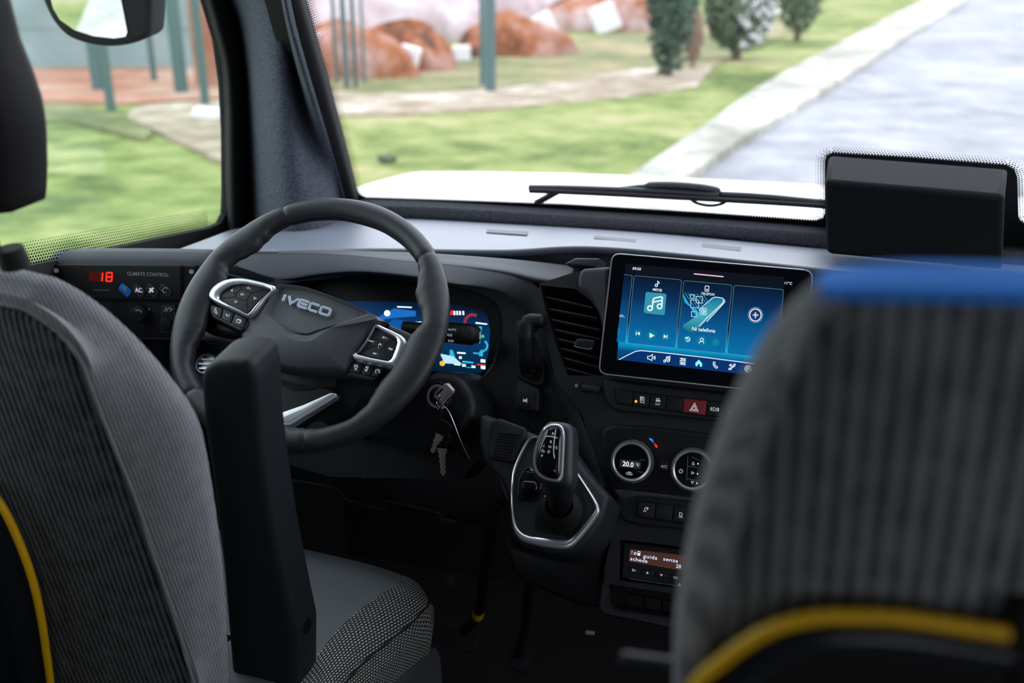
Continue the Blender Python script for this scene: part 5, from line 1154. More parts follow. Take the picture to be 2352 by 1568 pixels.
for q in ([(1050, 955), (1114, 966), (1094, 1024), (1028, 1012)], [(1120, 968), (1174, 978), (1152, 1036), (1100, 1026)], [(1180, 979), (1232, 990), (1196, 1040), (1158, 1037)]): slab('button', PWH, mp(c2, q), -.011, -.0085, M['black'], b, bev=.0008)
strokes('key_symbol', PWH, [(mp(c2, [(1064, 974), (1080, 976), (1082, 984), (1062, 982)]), True), mp(c2, [(1062, 988), (1078, 1004)]), mp(c2, [(1080, 988), (1064, 1004)]), [c2(1194 + 12 * math.cos(math.radians(a)), 1012 + 13 * math.sin(math.radians(a))) for a in range(-230, 50, 25)], mp(c2, [(1194, 1012), (1202, 1004)]), mp(c2, [(1142, 980), (1134, 1010)])], .0007, -.0082, M['white_print'], b)
plates('key_symbol', PWH, [mp(c2, q) for q in ([(1128, 982), (1136, 983), (1134, 994), (1126, 992)], [(1124, 998), (1132, 999), (1130, 1010), (1122, 1008)])], -.0082, M['white_print'], b)
# hub
pad = mp(c2, [(690, 508), (780, 524), (890, 555), (1000, 596), (1100, 640), (1190, 686), (1240, 716), (1246, 728), (1200, 742), (1165, 775), (1120, 835), (1070, 905), (1020, 975), (995, 1003), (940, 1004), (840, 1006), (740, 1000), (640, 984), (545, 950), (470, 918), (425, 880), (412, 840), (412, 770), (440, 712), (500, 640), (560, 575), (610, 528), (640, 512)])
under = mp(c2, [(690, 520), (1000, 610), (1230, 735), (1150, 850), (1030, 1010), (960, 1120), (850, 1185), (720, 1190), (560, 1120), (450, 1010), (412, 900), (412, 780), (500, 640), (610, 540)])
ch = tuple(PWH.px(*c2(800, 800)))
rings_obj('hub_shell', PWH, ch, [(W_(under, -.03), -.095), (W_(under, -.03), -.045), (scl(W_(under, -.03), ch, .96), -.030), (scl(W_(under, -.03), ch, .85), -.022)], M['black'], SWH, n=96, angle=60)
P0 = cl(PWH, pad, .0, 3)
sh1 = cr(W_(mp(c2, [(655, 530), (800, 548), (1000, 620), (1150, 690), (1180, 722), (1060, 730), (980, 745), (900, 790), (830, 838), (775, 846), (700, 828), (600, 770), (560, 735), (562, 690), (600, 590), (625, 545)]), .004), 3, True)
sh2 = cr(W_(mp(c2, [(672, 545), (800, 562), (990, 630), (1100, 680), (1120, 700), (1010, 708), (940, 722), (870, 770), (820, 798), (775, 800), (720, 790), (630, 735), (600, 710), (602, 680), (632, 590), (650, 558)]), .002), 3, True)
hubp = rings_obj('airbag_pad', PWH, ch, [(scl(P0, ch, .995), -.030), (P0, -.014), (scl(P0, ch, .985), -.008), (scl(P0, ch, .96), -.003), (scl(P0, ch, .90), .001), (scl(sh1, ch, 1.02), .0062), (scl(sh1, ch, .995), .0055), (scl(sh2, ch, 1.01), .0004), (scl(sh2, ch, .985), .0), (scl(sh2, ch, .5), .0024)], M['hub'], SWH, n=200, angle=60)
# raised word on the hub: outlined block letters
LB = c2(659, 618); 
def LT(cx, cy): # letter coordinates: x 0..5 letters, y 0..1 up -> photo point
    x0, y0 = 660, 614; ex = (254, 83); ey = (14, -36)
    return c2(x0 + ex[0] * cx + ey[0] * cy, y0 + ex[1] * cx + ey[1] * cy)
lt_ = [[(.0, 0), (.0, 1)], [(.085, 1), (.17, 0), (.30, 1)], [(.53, 1), (.36, 1), (.335, .9), (.335, .1), (.36, 0), (.53, 0)], [(.335, .5), (.52, .5)], [(.76, 1), (.60, 1), (.57, .88), (.57, .12), (.60, 0), (.76, 0)]]
ho = .0062
strokes('raised_letters', PWH, [[LT(*p) for p in q] for q in lt_] + [([LT(*p) for p in [(.84, 0), (.81, .12), (.81, .88), (.84, 1), (.985, 1), (1.01, .88), (1.01, .12), (.985, 0)]], True)], .0034, ho, M['logo'], hubp, thick=.0012)
strokes('letter_inlay', PWH, [[LT(*p) for p in q] for q in lt_] + [([LT(*p) for p in [(.84, 0), (.81, .12), (.81, .88), (.84, 1), (.985, 1), (1.01, .88), (1.01, .12), (.985, 0)]], True)], .0014, ho + .0002, pmat('logo_inlay', (.28, .36, .46, 1), .4), hubp)
strokes('horn_symbol', PWH, [[c2(618 + 11 * math.cos(math.radians(a)), 902 + 7 * math.sin(math.radians(a))) for a in range(0, 361, 30)], mp(c2, [(630, 900), (632, 912)])], .0007, .0008, M['rubber'], hubp)
# bottom spoke
slab('bottom_spoke', PWH, mp(c2, [(440, 980), (960, 1110), (965, 1150), (720, 1330), (560, 1340), (440, 1330), (380, 1240), (400, 1100)]), -.040, -.022, M['black'], SWH, bev=.005, r=.01)
sp = slab('bottom_spoke_trim', PWH, mp(c2, [(930, 1128), (962, 1134), (962, 1152), (700, 1318), (560, 1310), (590, 1262), (780, 1195)]), -.024, -.014, M['satin'], SWH, bev=.002, r=.002)
slab('spoke_trim_groove', PWH, mp(c2, [(925, 1140), (945, 1140), (690, 1300), (600, 1296), (800, 1210)]), -.0145, -.0135, M['grey_print'], sp, bev=.0003)
slab('bottom_spoke_trim', PWH, mp(c2, [(436, 955), (446, 975), (425, 1010), (412, 990)]), -.024, -.014, M['satin'], SWH, bev=.001)
# column
SC_ = thing('steering_column', PWH.w(0, 0, -.2), 'black steering column shroud behind the steering wheel with the ignition lock on its right', 'steering column')
def csec(h, rx, ry, da=0, db=0): return [PWH.w(da + rx * math.copysign(abs(math.cos(2 * math.pi * k / 40)) ** .8, math.cos(2 * math.pi * k / 40)), db + ry * math.copysign(abs(math.sin(2 * math.pi * k / 40)) ** .8, math.sin(2 * math.pi * k / 40)), h) for k in range(40)]
S = [csec(-.096, .03, .03), csec(-.098, .052, .050), csec(-.106, .058, .056), csec(-.16, .064, .062), csec(-.22, .07, .07), csec(-.30, .06, .06)]
vs = [p for s in S for p in s]; fs = [(i * 40 + k, i * 40 + (k + 1) % 40, (i + 1) * 40 + (k + 1) % 40, (i + 1) * 40 + k) for i in range(5) for k in range(40)]
mesh_obj('shroud', vs, fs, M['black'], SC_, angle=50)
PG = PL(aY(1008, 908, 1.19), tilt=22, yaw=-14)
slab('lock_shroud', PG, [(968, 880), (984, 858), (1010, 850), (1035, 854), (1060, 872), (1079, 903), (1086, 930), (1083, 960), (1068, 988), (1040, 1012), (960, 1040), (840, 1010), (830, 930), (900, 900)], -.10, -.006, M['black'], SC_, bev=.012, r=.006)
strokes('shroud_joint', PG, [mp(c4, [(400, 1010), (455, 1022), (510, 1052)]), mp(c4, [(395, 880), (425, 930), (448, 1015)])], .0010, -.0055, M['seam'], SC_)
og = PG.P(1006, 910, 0)
lathe('lock_ring', og, PG.n, [(-.01, .0205), (.002, .0205), (.0035, .0195), (.002, .018)], M['rubber'], SC_, 48)
lathe('lock_barrel', og, PG.n, [(-.006, .0165), (.003, .0165), (.0038, .0155), (.003, .0125), (.001, .012)], M['grey_print'], SC_, 48)
lathe('lock_core', og, PG.n, [(-.004, .0118), (.005, .0112), (.006, .0085)], M['rubber'], SC_, 32)
# right stalk
PSK = PL(aY(1060, 768, 1.24), tilt=10, yaw=8)
SK = thing('wiper_stalk', PSK.P(1040, 770), 'black control stalk lettered AUTO sticking out right of the wheel rim', 'control stalk')
a0, a1 = PSK.P(925, 752), PSK.P(1086, 769); ax = (a1 - a0).normalized(); Ls = (a1 - a0).length
lathe('stalk_body', a0, ax, [(0, .009), (Ls * .25, .010), (Ls * .4, .0145), (Ls * .86, .0150), (Ls * .88, .0150), (Ls * .885, .0146), (Ls * .89, .0150), (Ls * .98, .0150), (Ls * 1.03, .0135), (Ls * 1.05, .0115)], M['black'], SK, 40)
PSC = PL(a1 + ax * .0085, yaw=62, tilt=0)
lathe('end_button', a1 + ax * .002, ax, [(0, .0118), (.0065, .0112), (.0080, .0095)], M['dark'], SK, 36)
text('stalk_lettering', PSK, 'AUTO', *c4(362, 556), 4.6, M['white_print'], SK, h=.0155)
strokes('stalk_marks', PSK, [(mp(c4, [(358, 580), (384, 582), (386, 592), (360, 590)]), True), (mp(c4, [(362, 618), (394, 620), (396, 629), (366, 628)]), True)], .0006, .0153, M['white_print'], SK)
p_ = a1 + ax * .0104
m = MB(); q1 = V((0, 0, 1)); q2 = ax.cross(q1)
for s in (-1, 1): m.tube([p_ + q1 * (.0055 - k * .0018) + q2 * (s * .0018 + (.0008 if k % 2 else -.0008)) for k in range(7)], .0004, 5)
m.build('stalk_symbol', M['white_print'], SK)
m = MB(); m.tube(cr([PSK.P(x, y, -.01) for x, y in ((700, 810), (600, 800), (520, 776), (478, 772))], 5), [.009] * 8 + [.011] * 8, 14); 
LS = thing('light_stalk', PSK.P(560, 790, -.01), 'black stalk mostly hidden behind the left side of the steering wheel', 'control stalk'); m.build('stalk_body', M['dark'], LS)
# ---- keys
PKY = PL(aY(1010, 930, 1.165), tilt=6, yaw=-8)
KY = thing('ignition_key', PKY.P(1018, 905), 'shiny metal key turned in the ignition lock', 'key')
slab('key_head', PKY, mp(c4, [(272, 962), (300, 928), (340, 900), (356, 902), (394, 944), (392, 962), (340, 1010), (322, 1036), (300, 1020), (292, 1000), (275, 990)]), -.002, .004, M['keysteel'], KY, bev=.0012, r=.001)
slab('key_slot', PKY, mp(c4, [(278, 968), (322, 930), (330, 938), (290, 975)]), .0035, .0046, M['seam'], KY)
m = MB(); m.tube([PKY.P(1012, 912, -.002), og + PG.n * .004], .0042, 12); m.build('key_blade', M['keysteel'], KY)
def wire(name, cx, cy, r, tilt, label, w=.0006, ry=1.0, dz=.004):
    c = PKY.P(cx, cy, dz); m = MB(); t = math.radians(tilt); e1 = PKY.u * math.cos(t) + PKY.n * math.sin(t); e2 = PKY.v
    m.tube([c + e1 * (math.cos(g * .2618) * r) + e2 * (math.sin(g * .2618) * r * ry) for g in range(24)], w, 6, closed=True); return tag(m.build(name, M['chrome']), label, 'key ring', 'wire rings on the hanging keys')
wire('key_ring', 1008, 924, .0078, 40, 'larger wire ring hooked through the key in the ignition', ry=1.3)
wire('key_ring', 1017, 924, .0070, -50, 'second wire ring crossing behind the one through the ignition key', ry=1.2, dz=.001)
wire('key_ring', 1014, 950, .0030, 60, 'thin elongated wire loop above the angular black key head', ry=4.2, dz=.002)
K1 = thing('house_key', PKY.P(1014, 985), 'key with angular black head hanging tilted from the ring', 'key')
slab('key_head', PKY, mp(c4, [(318, 1128), (340, 1140), (386, 1178), (380, 1196), (348, 1240), (330, 1238), (274, 1205), (274, 1188)]), .002, .005, M['rubber'], K1, bev=.0008, r=.001)
slab('key_blade', PKY, mp(c4, [(285, 1215), (332, 1238), (318, 1268), (306, 1272), (300, 1290), (290, 1296), (284, 1318), (274, 1340), (262, 1345), (248, 1334), (250, 1312), (262, 1305), (258, 1290), (268, 1278), (264, 1262), (275, 1250)]), .0028, .0042, M['keysteel'], K1, bev=.0002)
K2 = thing('door_key', PKY.P(1018, 1030), 'key with round dotted black head, hanging lowest', 'key')
slab('key_head', PKY, arcpx(c4, 336, 1262, 46, 0, 345, 23), -.002, .001, M['rubber'], K2, bev=.0008)
m = MB()
for i in range(4):
    for j in range(4):
        c = PKY.P(*c4(316 + 14 * i, 1244 + 14 * j + 3 * i), .0012); m.box(c, .0012, .0012, .0008, (PKY.u, PKY.v, PKY.n))
m.build('grip_dots', M['dark'], K2, smooth=False)
slab('key_blade', PKY, mp(c4, [(292, 1312), (352, 1316), (350, 1345), (342, 1352), (344, 1380), (338, 1390), (343, 1408), (337, 1420), (344, 1440), (338, 1456), (347, 1466), (332, 1490), (325, 1490), (310, 1466), (314, 1450), (308, 1436), (312, 1418), (305, 1400), (308, 1380), (300, 1368), (302, 1345), (294, 1340)]), -.0012, .0004, M['keysteel'], K2, bev=.0002)
strokes('blade_groove', PKY, [mp(c4, [(322, 1350), (328, 1480)])], .0007, .0006, M['grey_print'], K2)
K3 = thing('key_fob', PKY.P(1040, 990), 'long flat black strap tag hanging from the key ring beside the keys', 'key tag')
slab('tag_strap', PKY, mp(c4, [(322, 1042), (342, 1048), (372, 1090), (400, 1160), (440, 1260), (500, 1384), (496, 1392), (448, 1376), (420, 1330), (385, 1220), (350, 1110)]), -.006, -.0045, M['rubber'], K3, bev=.0004)
m = MB(); m.tube(cr([PKY.P(*c4(x, y), -.005) for x, y in ((326, 1042), (350, 1055), (375, 1095), (402, 1160), (441, 1260), (500, 1386))], 5), .0008, 6); m.build('edge_highlight', M['satin'], K3)  # bright line along the strap stands in for its edge highlight
# ================================================================== SEATS, PEDALS
def ribbed(name, pl, per, dark, light, ang=0, bumps=.6, dn=0):
    k = NT(name); g = k.co(); d = k.n('VectorMath', operation='DOT_PRODUCT'); k.l(g, d.inputs[0])
    r = math.radians(ang); d.inputs[1].default_value = (pl.u * math.cos(r) + pl.v * math.sin(r) - pl.n * dn) * (2 * math.pi / per)
    s = k.n('Math', operation='SINE'); k.l(d.outputs['Value'], s.inputs[0])
    n = k.n('TexNoise', Scale=60.0, Detail=2.0); k.l(g, n.inputs['Vector'])
    n2 = k.n('TexNoise', Scale=700.0, Detail=2.0); k.l(g, n2.inputs['Vector'])
    a = k.n('Math', operation='MULTIPLY_ADD'); a.inputs[1].default_value = .40; a.inputs[2].default_value = .0; k.l(s.outputs[0], a.inputs[0])
    b = k.n('Math', operation='ADD'); k.l(a.outputs[0], b.inputs[0]); k.l(n.outputs[0], b.inputs[1])
    c = k.n('Math', operation='MULTIPLY_ADD'); c.inputs[1].default_value = .4; k.l(n2.outputs[0], c.inputs[0]); k.l(b.outputs[0], c.inputs[2])
    rp_ = k.n('ValToRGB'); rp_.color_ramp.elements[0].position = .35; rp_.color_ramp.elements[1].position = 1.05; rp_.color_ramp.elements[0].color = dark; rp_.color_ramp.elements[1].color = light
    k.l(c.outputs[0], rp_.inputs[0]); k.l(rp_.outputs[0], k.b.inputs['Base Color']); k.b.inputs['Roughness'].default_value = .9; k.b.inputs['Specular IOR Level'].default_value = .15
    k.b.inputs['Sheen Weight'].default_value = .25; k.b.inputs['Sheen Roughness'].default_value = .4
    k.bump(b.outputs[0], bumps, .0012); return k.m
def mirror_half(half, a0): return half + [V((2 * a0 - p.x, p.y)) for p in half[::-1]]
M['yellow'] = pmat('yellow_piping', (.75, .43, .004, 1), .5, grain=600, gs=.2)
M['navy'] = pmat('dark_gloss_handle', (.010, .014, .020, 1), .25, spec=.5)
# ---- driver's seat
PDS = PL(aY(250, 1000, .70), tilt=-9)
DS = thing('driver_seat', (-.63, .9, .0), 'driver seat with ribbed dark fabric back and black headrest in the left foreground', 'seat')
M['rib_d'] = ribbed('ribbed_back_cloth', PDS, .0066, (.004, .005, .0055, 1), (.085, .092, .095, 1), 3)
M['rib_s'] = ribbed('ribbed_side_cloth_lit', PDS, .0058, (.13, .135, .15, 1), (.23, .235, .25, 1), 6, .5, 1.3)  # side cloth painted lighter to stand for light from the right window
a0 = -.0 + PDS.px(-110, 1000)[0]
sil = [(-110, 600), (-20, 608), (60, 625), (130, 642), (190, 676), (245, 718), (300, 768), (350, 822), (400, 884), (438, 936), (460, 990), (474, 1060), (490, 1160), (505, 1270), (516, 1400), (522, 1568), (525, 1800), (480, 2050)]
pan = [(-110, 700), (-20, 702), (50, 716), (110, 752), (150, 790), (183, 834), (207, 906), (258, 1036), (305, 1146), (353, 1297), (396, 1421), (438, 1568), (470, 1800), (430, 2000)]
def half(pl, pts, h, ax): return mirror_half([V((max(q[0], ax), q[1])) for q in [pl.px(x, y, h) for x, y in pts]], ax)
cS = (a0, PDS.px(-110, 1250)[1])
Hd = lambda h: half(PDS, sil, h, PDS.px(-110, 1000, h)[0]); H0 = Hd(-.055); H1 = half(PDS, pan, .0, a0)
a0 = PDS.px(-110, 1000, -.055)[0]
rings_obj('back_cushion', PDS, cS, [(scl(Hd(-.12), cS, .78), -.122), (scl(Hd(-.12), cS, .90), -.118), (scl(Hd(-.095), cS, .96), -.095), (H0, -.058), (scl(H0, cS, .992), -.042), (scl(H0, cS, .965), -.028), (scl(H1, cS, 1.04), -.004), (scl(H1, cS, 1.012), -.002), (H1, -.006)], M['rib_s'], DS, n=160, angle=70, back=True, cap=False)
rings_obj('back_panel', PDS, cS, [(scl(H1, cS, 1.005), -.008), (scl(H1, cS, .985), -.001), (scl(H1, cS, .90), .003), (scl(H1, cS, .4), .006)], M['rib_d'], DS, n=160, angle=70)
m = MB(); m.tube([PDS.w(p.x, p.y, -.002) for p in polar(scl(H1, cS, 1.01), cS, 120)], .0022, 8, closed=True); m.build('seam_cord', M['rib_s'], DS)
yel = [(-110, 1085), (-60, 1095), (-20, 1130), (8, 1168), (34, 1220), (60, 1285), (80, 1350), (95, 1420), (107, 1500), (116, 1568), (128, 1700), (130, 1850)]
for nm, off_, r, mt in (('yellow_edge', 0, .0042, 'yellow'), ('grab_handle', -46, .015, 'navy')):
    H = mirror_half([V(PDS.px(x + off_, y + (0 if off_ == 0 else 24), .018)) for x, y in yel if x + off_ > -115], a0); H = H[len(H) // 2:] + H[:len(H) // 2]
    pts = [PDS.w(p.x, p.y, .018 if off_ == 0 else .012) for p in H]; m = MB(); m.tube(cr(pts, 4), r, 12); m.build(nm, M[mt], DS)
slab('handle_shell', PDS, mirror_half([V(PDS.px(x - 20, y + 6, .008)) for x, y in yel if x > -100], a0), -.004, .008, M['navy'], DS, bev=.003, px=False)
# headrest and its posts
hr = mirror_half([V(PDS.px(x, y, -.05)) for x, y in [(-110, -160), (-40, -150), (-5, -80), (15, 0), (40, 95), (72, 175), (95, 245), (104, 310), (106, 400), (104, 464), (96, 470), (60, 460), (0, 452), (-110, 448)]], a0)
ch_ = (a0, PDS.px(-110, 200)[1])
rings_obj('headrest', PDS, ch_, [(scl(hr, ch_, .7), -.085), (scl(hr, ch_, .85), -.08), (scl(hr, ch_, .96), -.065), (hr, -.05), (scl(hr, ch_, .985), -.012), (scl(hr, ch_, .96), -.004), (scl(hr, ch_, .9), .0)], M['rubber'], DS, n=120, angle=60, back=True)
for s in (-1, 1):
    ps = [PDS.w(a0 + s * (PDS.px(-62, 560)[0] - a0), PDS.px(-6, y)[1], -.02) for y in (430, 630)]
    m = MB(); m.tube(ps, .006, 14); m.build('headrest_post', M['rubber'], DS)
    q = PDS.w(a0 + s * (PDS.px(-6, 615)[0] - a0), PDS.px(8, 606)[1], -.02); m = MB(); m.tube([q - PDS.v * .012, q + PDS.v * .006], [.013, .011], 18); m.build('post_guide', M['rubber'], DS)
# raised armrest
PAR = PL(aY(560, 1150, .845), tilt=-9)
ar = [(457, 880), (463, 850), (485, 836), (520, 832), (560, 834), (575, 846), (584, 878), (592, 1000), (608, 1120), (632, 1260), (660, 1390), (680, 1480), (684, 1820), (552, 1820), (525, 1500), (508, 1300), (484, 1100), (464, 980)]
slab('armrest', PAR, ar, -.055, 0, M['arm'], DS, bev=.010, r=.006, seg=5)
bolt = PAR.P(700, 1482, -.05); 
A1 = PAR.P(676, 1300, -.03); m = MB(); sx = PAR.u
c = PAR.w(*PAR.px(679, 1478, 0), -.030)
m.tube([c - sx * .004, c + sx * .0012], .0095, 18); m.build('armrest_pivot', M['gloss'], DS)
slab('pivot_cap', PAR, arcpx(lambda x, y: (x, y), 522, 1466, 8, 0, 330, 11), 0, .004, M['gloss'], DS, bev=.001)
# seat cushion
def weave(name):
    k = NT(name); mp_ = k.n('Mapping'); mp_.inputs['Scale'].default_value = (1, 1, 1); mp_.inputs['Rotation'].default_value = (0, 0, math.radians(6)); k.l(k.uv(), mp_.inputs[0])
    br = k.n('TexBrick'); br.offset = .5; br.inputs['Scale'].default_value = 1; br.inputs['Brick Width'].default_value = .0062; br.inputs['Row Height'].default_value = .0042; br.inputs['Mortar Size'].default_value = .0013; br.inputs['Mortar Smooth'].default_value = .35
    br.inputs['Color1'].default_value = (.80, .84, .80, 1); br.inputs['Color2'].default_value = (.62, .66, .64, 1); br.inputs['Mortar'].default_value = (.012, .009, .011, 1)
    k.l(mp_.outputs[0], br.inputs['Vector'])
    n = k.n('TexNoise', Scale=1500.0); k.l(k.co(), n.inputs['Vector']); mx = k.n('MixRGB', blend_type='MULTIPLY'); mx.inputs[0].default_value = .7; k.l(br.outputs[0], mx.inputs[1]); k.l(n.outputs[0], mx.inputs[2])
    k.l(mx.outputs[0], k.b.inputs['Base Color']); k.b.inputs['Roughness'].default_value = .85
    iv = k.n('Math', operation='SUBTRACT'); iv.inputs[0].default_value = 1; k.l(br.outputs[1], iv.inputs[1]); k.bump(iv.outputs[0], .8, .0012); return k.m
M['weave'] = weave('grey_black_weave')
ZT = .585
Lb = [(935, 1322, .560), (912, 1338, .583), (860, 1372, ZT), (800, 1420, ZT), (752, 1472, ZT), (690, 1560, ZT), (560, 1760, ZT)]
Sb = [(985, 1378, .545), (982, 1392, .553), (945, 1432, .556), (888, 1478, .556), (838, 1520, .556), (782, 1584, .556), (650, 1770, .556)]
Bb = [(992, 1420, .49), (990, 1478, .50), (972, 1505, .488), (930, 1550, .482), (880, 1600, .482), (820, 1680, .482), (700, 1850, .482)]
Gt = []; Gs = []
for l, s, b in zip(Lb, Sb, Bb):
    L_, S_, B_ = aZ(*l), aZ(*s), aZ(*b); m1 = L_.lerp(S_, .35) + V((0, 0, .006)); m2 = L_.lerp(S_, .75) + V((0, 0, .007))
    Gt.append([L_ - V((0, 0, .002)), m1, m2, S_]); e1 = S_.lerp(B_, .4) + V((.006, 0, 0)); Gs.append([S_, e1, B_, B_ - V((.004, 0, .02))])
def fine(Gr, nu, nv):
    R1 = [cr(r, nv) for r in Gr]; C1 = [cr([r[i] for r in R1], nu) for i in range(len(R1[0]))]
    return [[C1[j][i] for j in range(len(C1))] for i in range(len(C1[0]))]
grid_uv('cushion_bolster', fine(Gt, 8, 8), M['weave'], DS); grid_uv('cushion_side', fine(Gs, 8, 8), M['weave'], DS)
m = MB(); m.tube(cr([aZ(*s) + V((.0, 0, .001)) for s in Sb], 8), .0018, 8); m.build('cushion_piping', M['weave'], DS)
rows = []
for l, bk in zip(Lb, range(7)):
    L_ = aZ(*l); rr = []
    fx = aZ(700, 1284, ZT); fr = aZ(912, 1338, .583)
    d = V((-1, (fx.y - fr.y) / (fr.x - fx.x), 0)) * 1.0; d = V((d.x, d.y, 0))
    for t in (0, .06, .18, .30, .42): rr.append(L_ + d * t + V((0, 0, .004 if 0 < t < .42 else -.002)))
    rows.append(rr)
skin('cushion_top', rows, M['seat_leather'], DS, 6, 6)
M['seatmat'] = M['seat_leather']
# front and underside of the cushion, base
fr0 = aZ(912, 1338, .583); rows = []
m = MB(); m.box((fr0.x - .22, fr0.y - .26, .50), .46, .50, .11); o = m.build('cushion_core', M['rubber'], DS); bevel(o, .02)
m = MB(); m.box((fr0.x - .22, fr0.y - .28, .22), .40, .42, .44); o = m.build('seat_base', M['rubber'], DS); bevel(o, .01)
PSI = PL(aZ(960, 1560, .47), tilt=30, yaw=60)
f = [aZ(1000, 1480, .485), aZ(1016, 1500, .475), aZ(1020, 1560, .44), aZ(1010, 1680, .38), aZ(880, 1720, .40), aZ(850, 1640, .485), aZ(905, 1572, .49)]
vs = f + [p + V((-.05, -.01, -.01)) for p in f]; n = len(f)
o = mesh_obj('side_cover', vs, [tuple(range(n)), tuple(range(n, 2 * n))] + [(k, (k + 1) % n, n + (k + 1) % n, n + k) for k in range(n)], M['soft'], DS); bevel(o, .006)
# ---- passenger seat, right foreground
PRS = PL(aY(1900, 1000, .365), tilt=-8)
RS = thing('passenger_seat', (.3, .6, 0), 'passenger seat back with ribbed charcoal fabric and bright blue top filling the right foreground', 'seat')
M['rib_r'] = ribbed('ribbed_passenger_cloth', PRS, .0084, (.035, .040, .045, 1), (.19, .205, .22, 1), 2)
M['rib_rs'] = ribbed('passenger_side_cloth', PRS, .0056, (.14, .142, .155, 1), (.27, .272, .29, 1), 6, .5, 1.3)
M['blue'] = pmat('blue_vinyl', (.03, .27, .93, 1), .85, spec=.06, grain=500, gs=.2)
ar_ = PRS.px(2360, 1000)[0] + .03
sil = [(2360, 622), (2200, 616), (2080, 614), (1980, 618), (1905, 630), (1850, 664), (1800, 714), (1762, 764), (1726, 822), (1692, 890), (1664, 950), (1640, 1014), (1616, 1082), (1597, 1152), (1579, 1232), (1564, 1312), (1552, 1390), (1546, 1470), (1545, 1568), (1545, 1900), (1600, 2300)]
pan = [(2360, 690), (2200, 686), (2080, 686), (1980, 690), (1925, 706), (1880, 760), (1840, 840), (1800, 930), (1764, 1020), (1728, 1130), (1696, 1250), (1668, 1370), (1655, 1470), (1650, 1568), (1650, 1900), (1700, 2250)]
def halfR(pts, h, k=0): return mirror_half([V(PRS.px(x, y, h)) for x, y in pts], PRS.px(2360, 1000, h)[0] + .03)
cR = (ar_, PRS.px(2360, 1250)[1]); Hr = lambda h: halfR(sil, h); H0 = Hr(-.028); H1 = halfR(pan, 0)
rings_obj('back_cushion', PRS, cR, [(scl(Hr(-.085), cR, .78), -.085), (scl(Hr(-.08), cR, .90), -.08), (scl(Hr(-.055), cR, .96), -.055), (H0, -.030), (scl(H0, cR, .99), -.02), (scl(H0, cR, .965), -.012), (scl(H1, cR, 1.04), -.003), (H1, -.003)], M['rib_rs'], RS, n=160, angle=70, back=True, cap=False)
rings_obj('back_panel', PRS, cR, [(scl(H1, cR, 1.005), -.006), (scl(H1, cR, .98), .0), (scl(H1, cR, .4), .003)], M['rib_r'], RS, n=160, angle=70)
bl = [(1888, 652), (1905, 634), (1950, 622), (2080, 613), (2200, 612), (2380, 616), (2380, 690), (2200, 688), (2080, 688), (1990, 692), (1930, 694), (1890, 684)]
A = [PRS.w(*PRS.px(x, y, .001), .001) for x, y in bl]; rows = []
top = [(1878, 640), (1930, 622), (2020, 614), (2120, 612), (2240, 614), (2400, 618), (2600, 626)]; bot = [(1882, 676), (1930, 680), (2020, 682), (2120, 684), (2240, 687), (2400, 692), (2600, 700)]
for (x, y), (x2, y2) in zip(top, bot):
    T_, B_ = PRS.P(x, y + 4, -.030), PRS.P(x2, y2, .004)
    rows.append([T_ - PRS.n * .02 - PRS.v * .02, T_ - PRS.n * .010 - PRS.v * .005, T_, T_.lerp(B_, .6) + PRS.n * .001 + PRS.v * .001, B_ + PRS.v * .0025, B_])
o = skin('blue_top_cover', rows, M['blue'], RS, 5, 6, .003)
arc = [(1560, 1640), (1600, 1568), (1654, 1521), (1713, 1477), (1782, 1440), (1868, 1419), (1954, 1415), (2058, 1418), (2161, 1431), (2248, 1445), (2318, 1455)]
m = MB(); m.tube(cr([PRS.P(x, y, .014) for x, y in arc], 6), .0031, 12); m.build('yellow_edge', M['yellow'], RS)
m = MB(); m.tube(cr([PRS.P(x + (22 if i < 4 else 4), y + 42, .012) for i, (x, y) in enumerate(arc)], 6), .0074, 20); m.build('grab_handle', M['navy'], RS)
m = MB(); m.tube([PRS.P(2345, 1380, .008), PRS.P(2345, 1700, .008)], .005, 12); m.build('handle_bracket', M['rubber'], RS)
slab('handle_shell', PRS, [(x + 12, y + 12) for x, y in arc] + [(2345, 1470), (2345, 1900), (1560, 1900)], -.003, .010, M['rubber'], RS)
m = MB(); m.tube([PRS.P(1425, 1512, -.04), PRS.P(1470, 1520, -.04), PRS.P(1580, 1534, -.04)], [.0042, .0046, .0046], 16); o = m.build('recline_lever', M['dark'], RS); bevel(o, .002)
m = MB(); m.box((.24, .62, .46), .46, .44, .10); o = m.build('seat_cushion', M['rib_rs'], RS); bevel(o, .03)
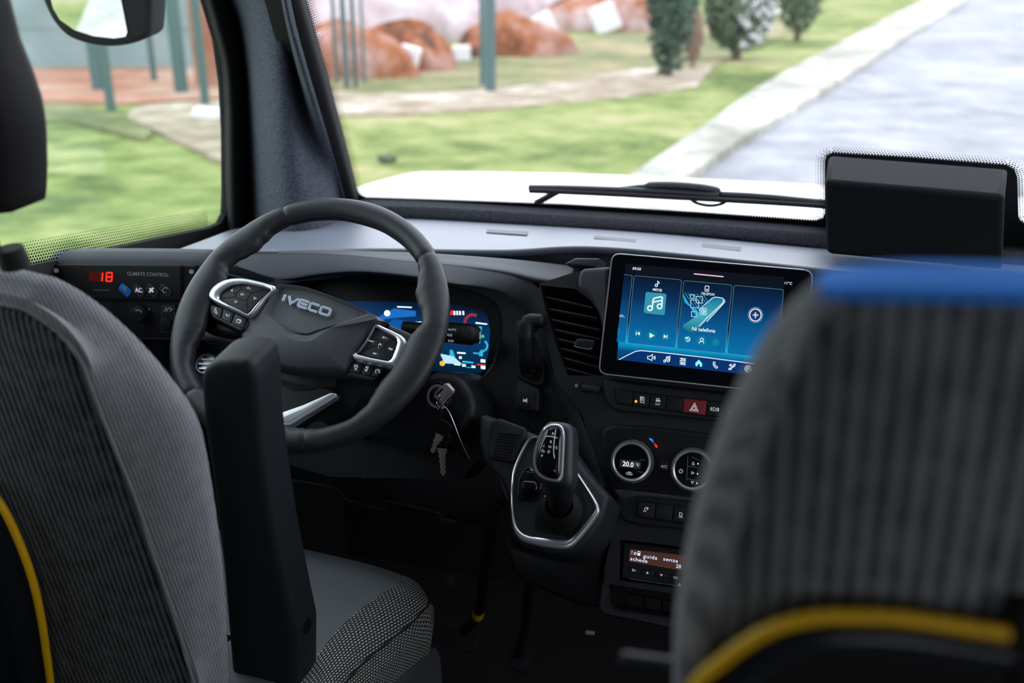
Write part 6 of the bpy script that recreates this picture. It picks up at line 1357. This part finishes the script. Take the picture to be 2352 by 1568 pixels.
m = MB(); m.box((.24, .62, .205), .40, .38, .41); o = m.build('seat_base', M['rubber'], RS); bevel(o, .01)
# ---- pedals
def pedal(name, pts, armpts, z, tilt, label, extra=None):
    pl = PL(aZ(pts[0][0], pts[0][1], z), tilt=tilt); t = thing(name, pl.P(*pts[0]), label, 'pedal', 'pedals in the dark footwell')
    p = slab('pedal_pad', pl, pts, -.012, 0, M['black'], t, bev=.002, r=.004)
    xs = [q[0] for q in pts]; ys = [q[1] for q in pts]; m = MB()
    for i in range(6):
        f = (i + .5) / 6; a = V(pts[0]).lerp(V(pts[3]), f); b = V(pts[1]).lerp(V(pts[2]), f); m.tube([pl.P(*a.lerp(b, .08), .001), pl.P(*a.lerp(b, .92), .001)], .0016, 6)
    m.build('tread_ribs', M['dark'], t)
    if armpts: m = MB(); m.tube(cr([aZ(*q) for q in armpts], 5), .010, 10); m.build('pedal_arm', M['rubber'], t)
    return t
bp = pedal('brake_pedal', [(1024, 1431), (1111, 1440), (1089, 1503), (1012, 1480)], [(1065, 1450, .16), (1098, 1410, .24), (1110, 1340, .38), (1124, 1250, .56), (1130, 1200, .66)], .16, 40, 'wide ribbed brake pedal with a yellow mark on its arm')
m = MB(); m.tube([aZ(1097, 1416, .235), aZ(1100, 1406, .25)], .0106, 12); m.build('yellow_mark', M['yellow'], bp)
pedal('accelerator_pedal', [(1172, 1490), (1226, 1492), (1203, 1545), (1172, 1534)], [(1190, 1500, .10), (1205, 1450, .2), (1215, 1360, .4), (1225, 1270, .58)], .10, 50, 'small accelerator pedal right of the brake pedal')
lathe('pedal_stop', aZ(1038, 1337, .40), V((0, -1, .5)), [(0, .010), (.01, .009), (.012, .004)], M['soft'])
tag(bpy.data.objects['pedal_stop'], 'small round grey stop in the dark footwell above the brake pedal', 'stop')
pl = PL(aZ(1355, 1452, .25), tilt=30); t = slab('floor_clip', pl, [(1345, 1448), (1365, 1450), (1364, 1458), (1345, 1456)], 0, .004, M['grey_print'], bev=.001); tag(t, 'tiny pale clip on the dark floor below the centre stack', 'clip')
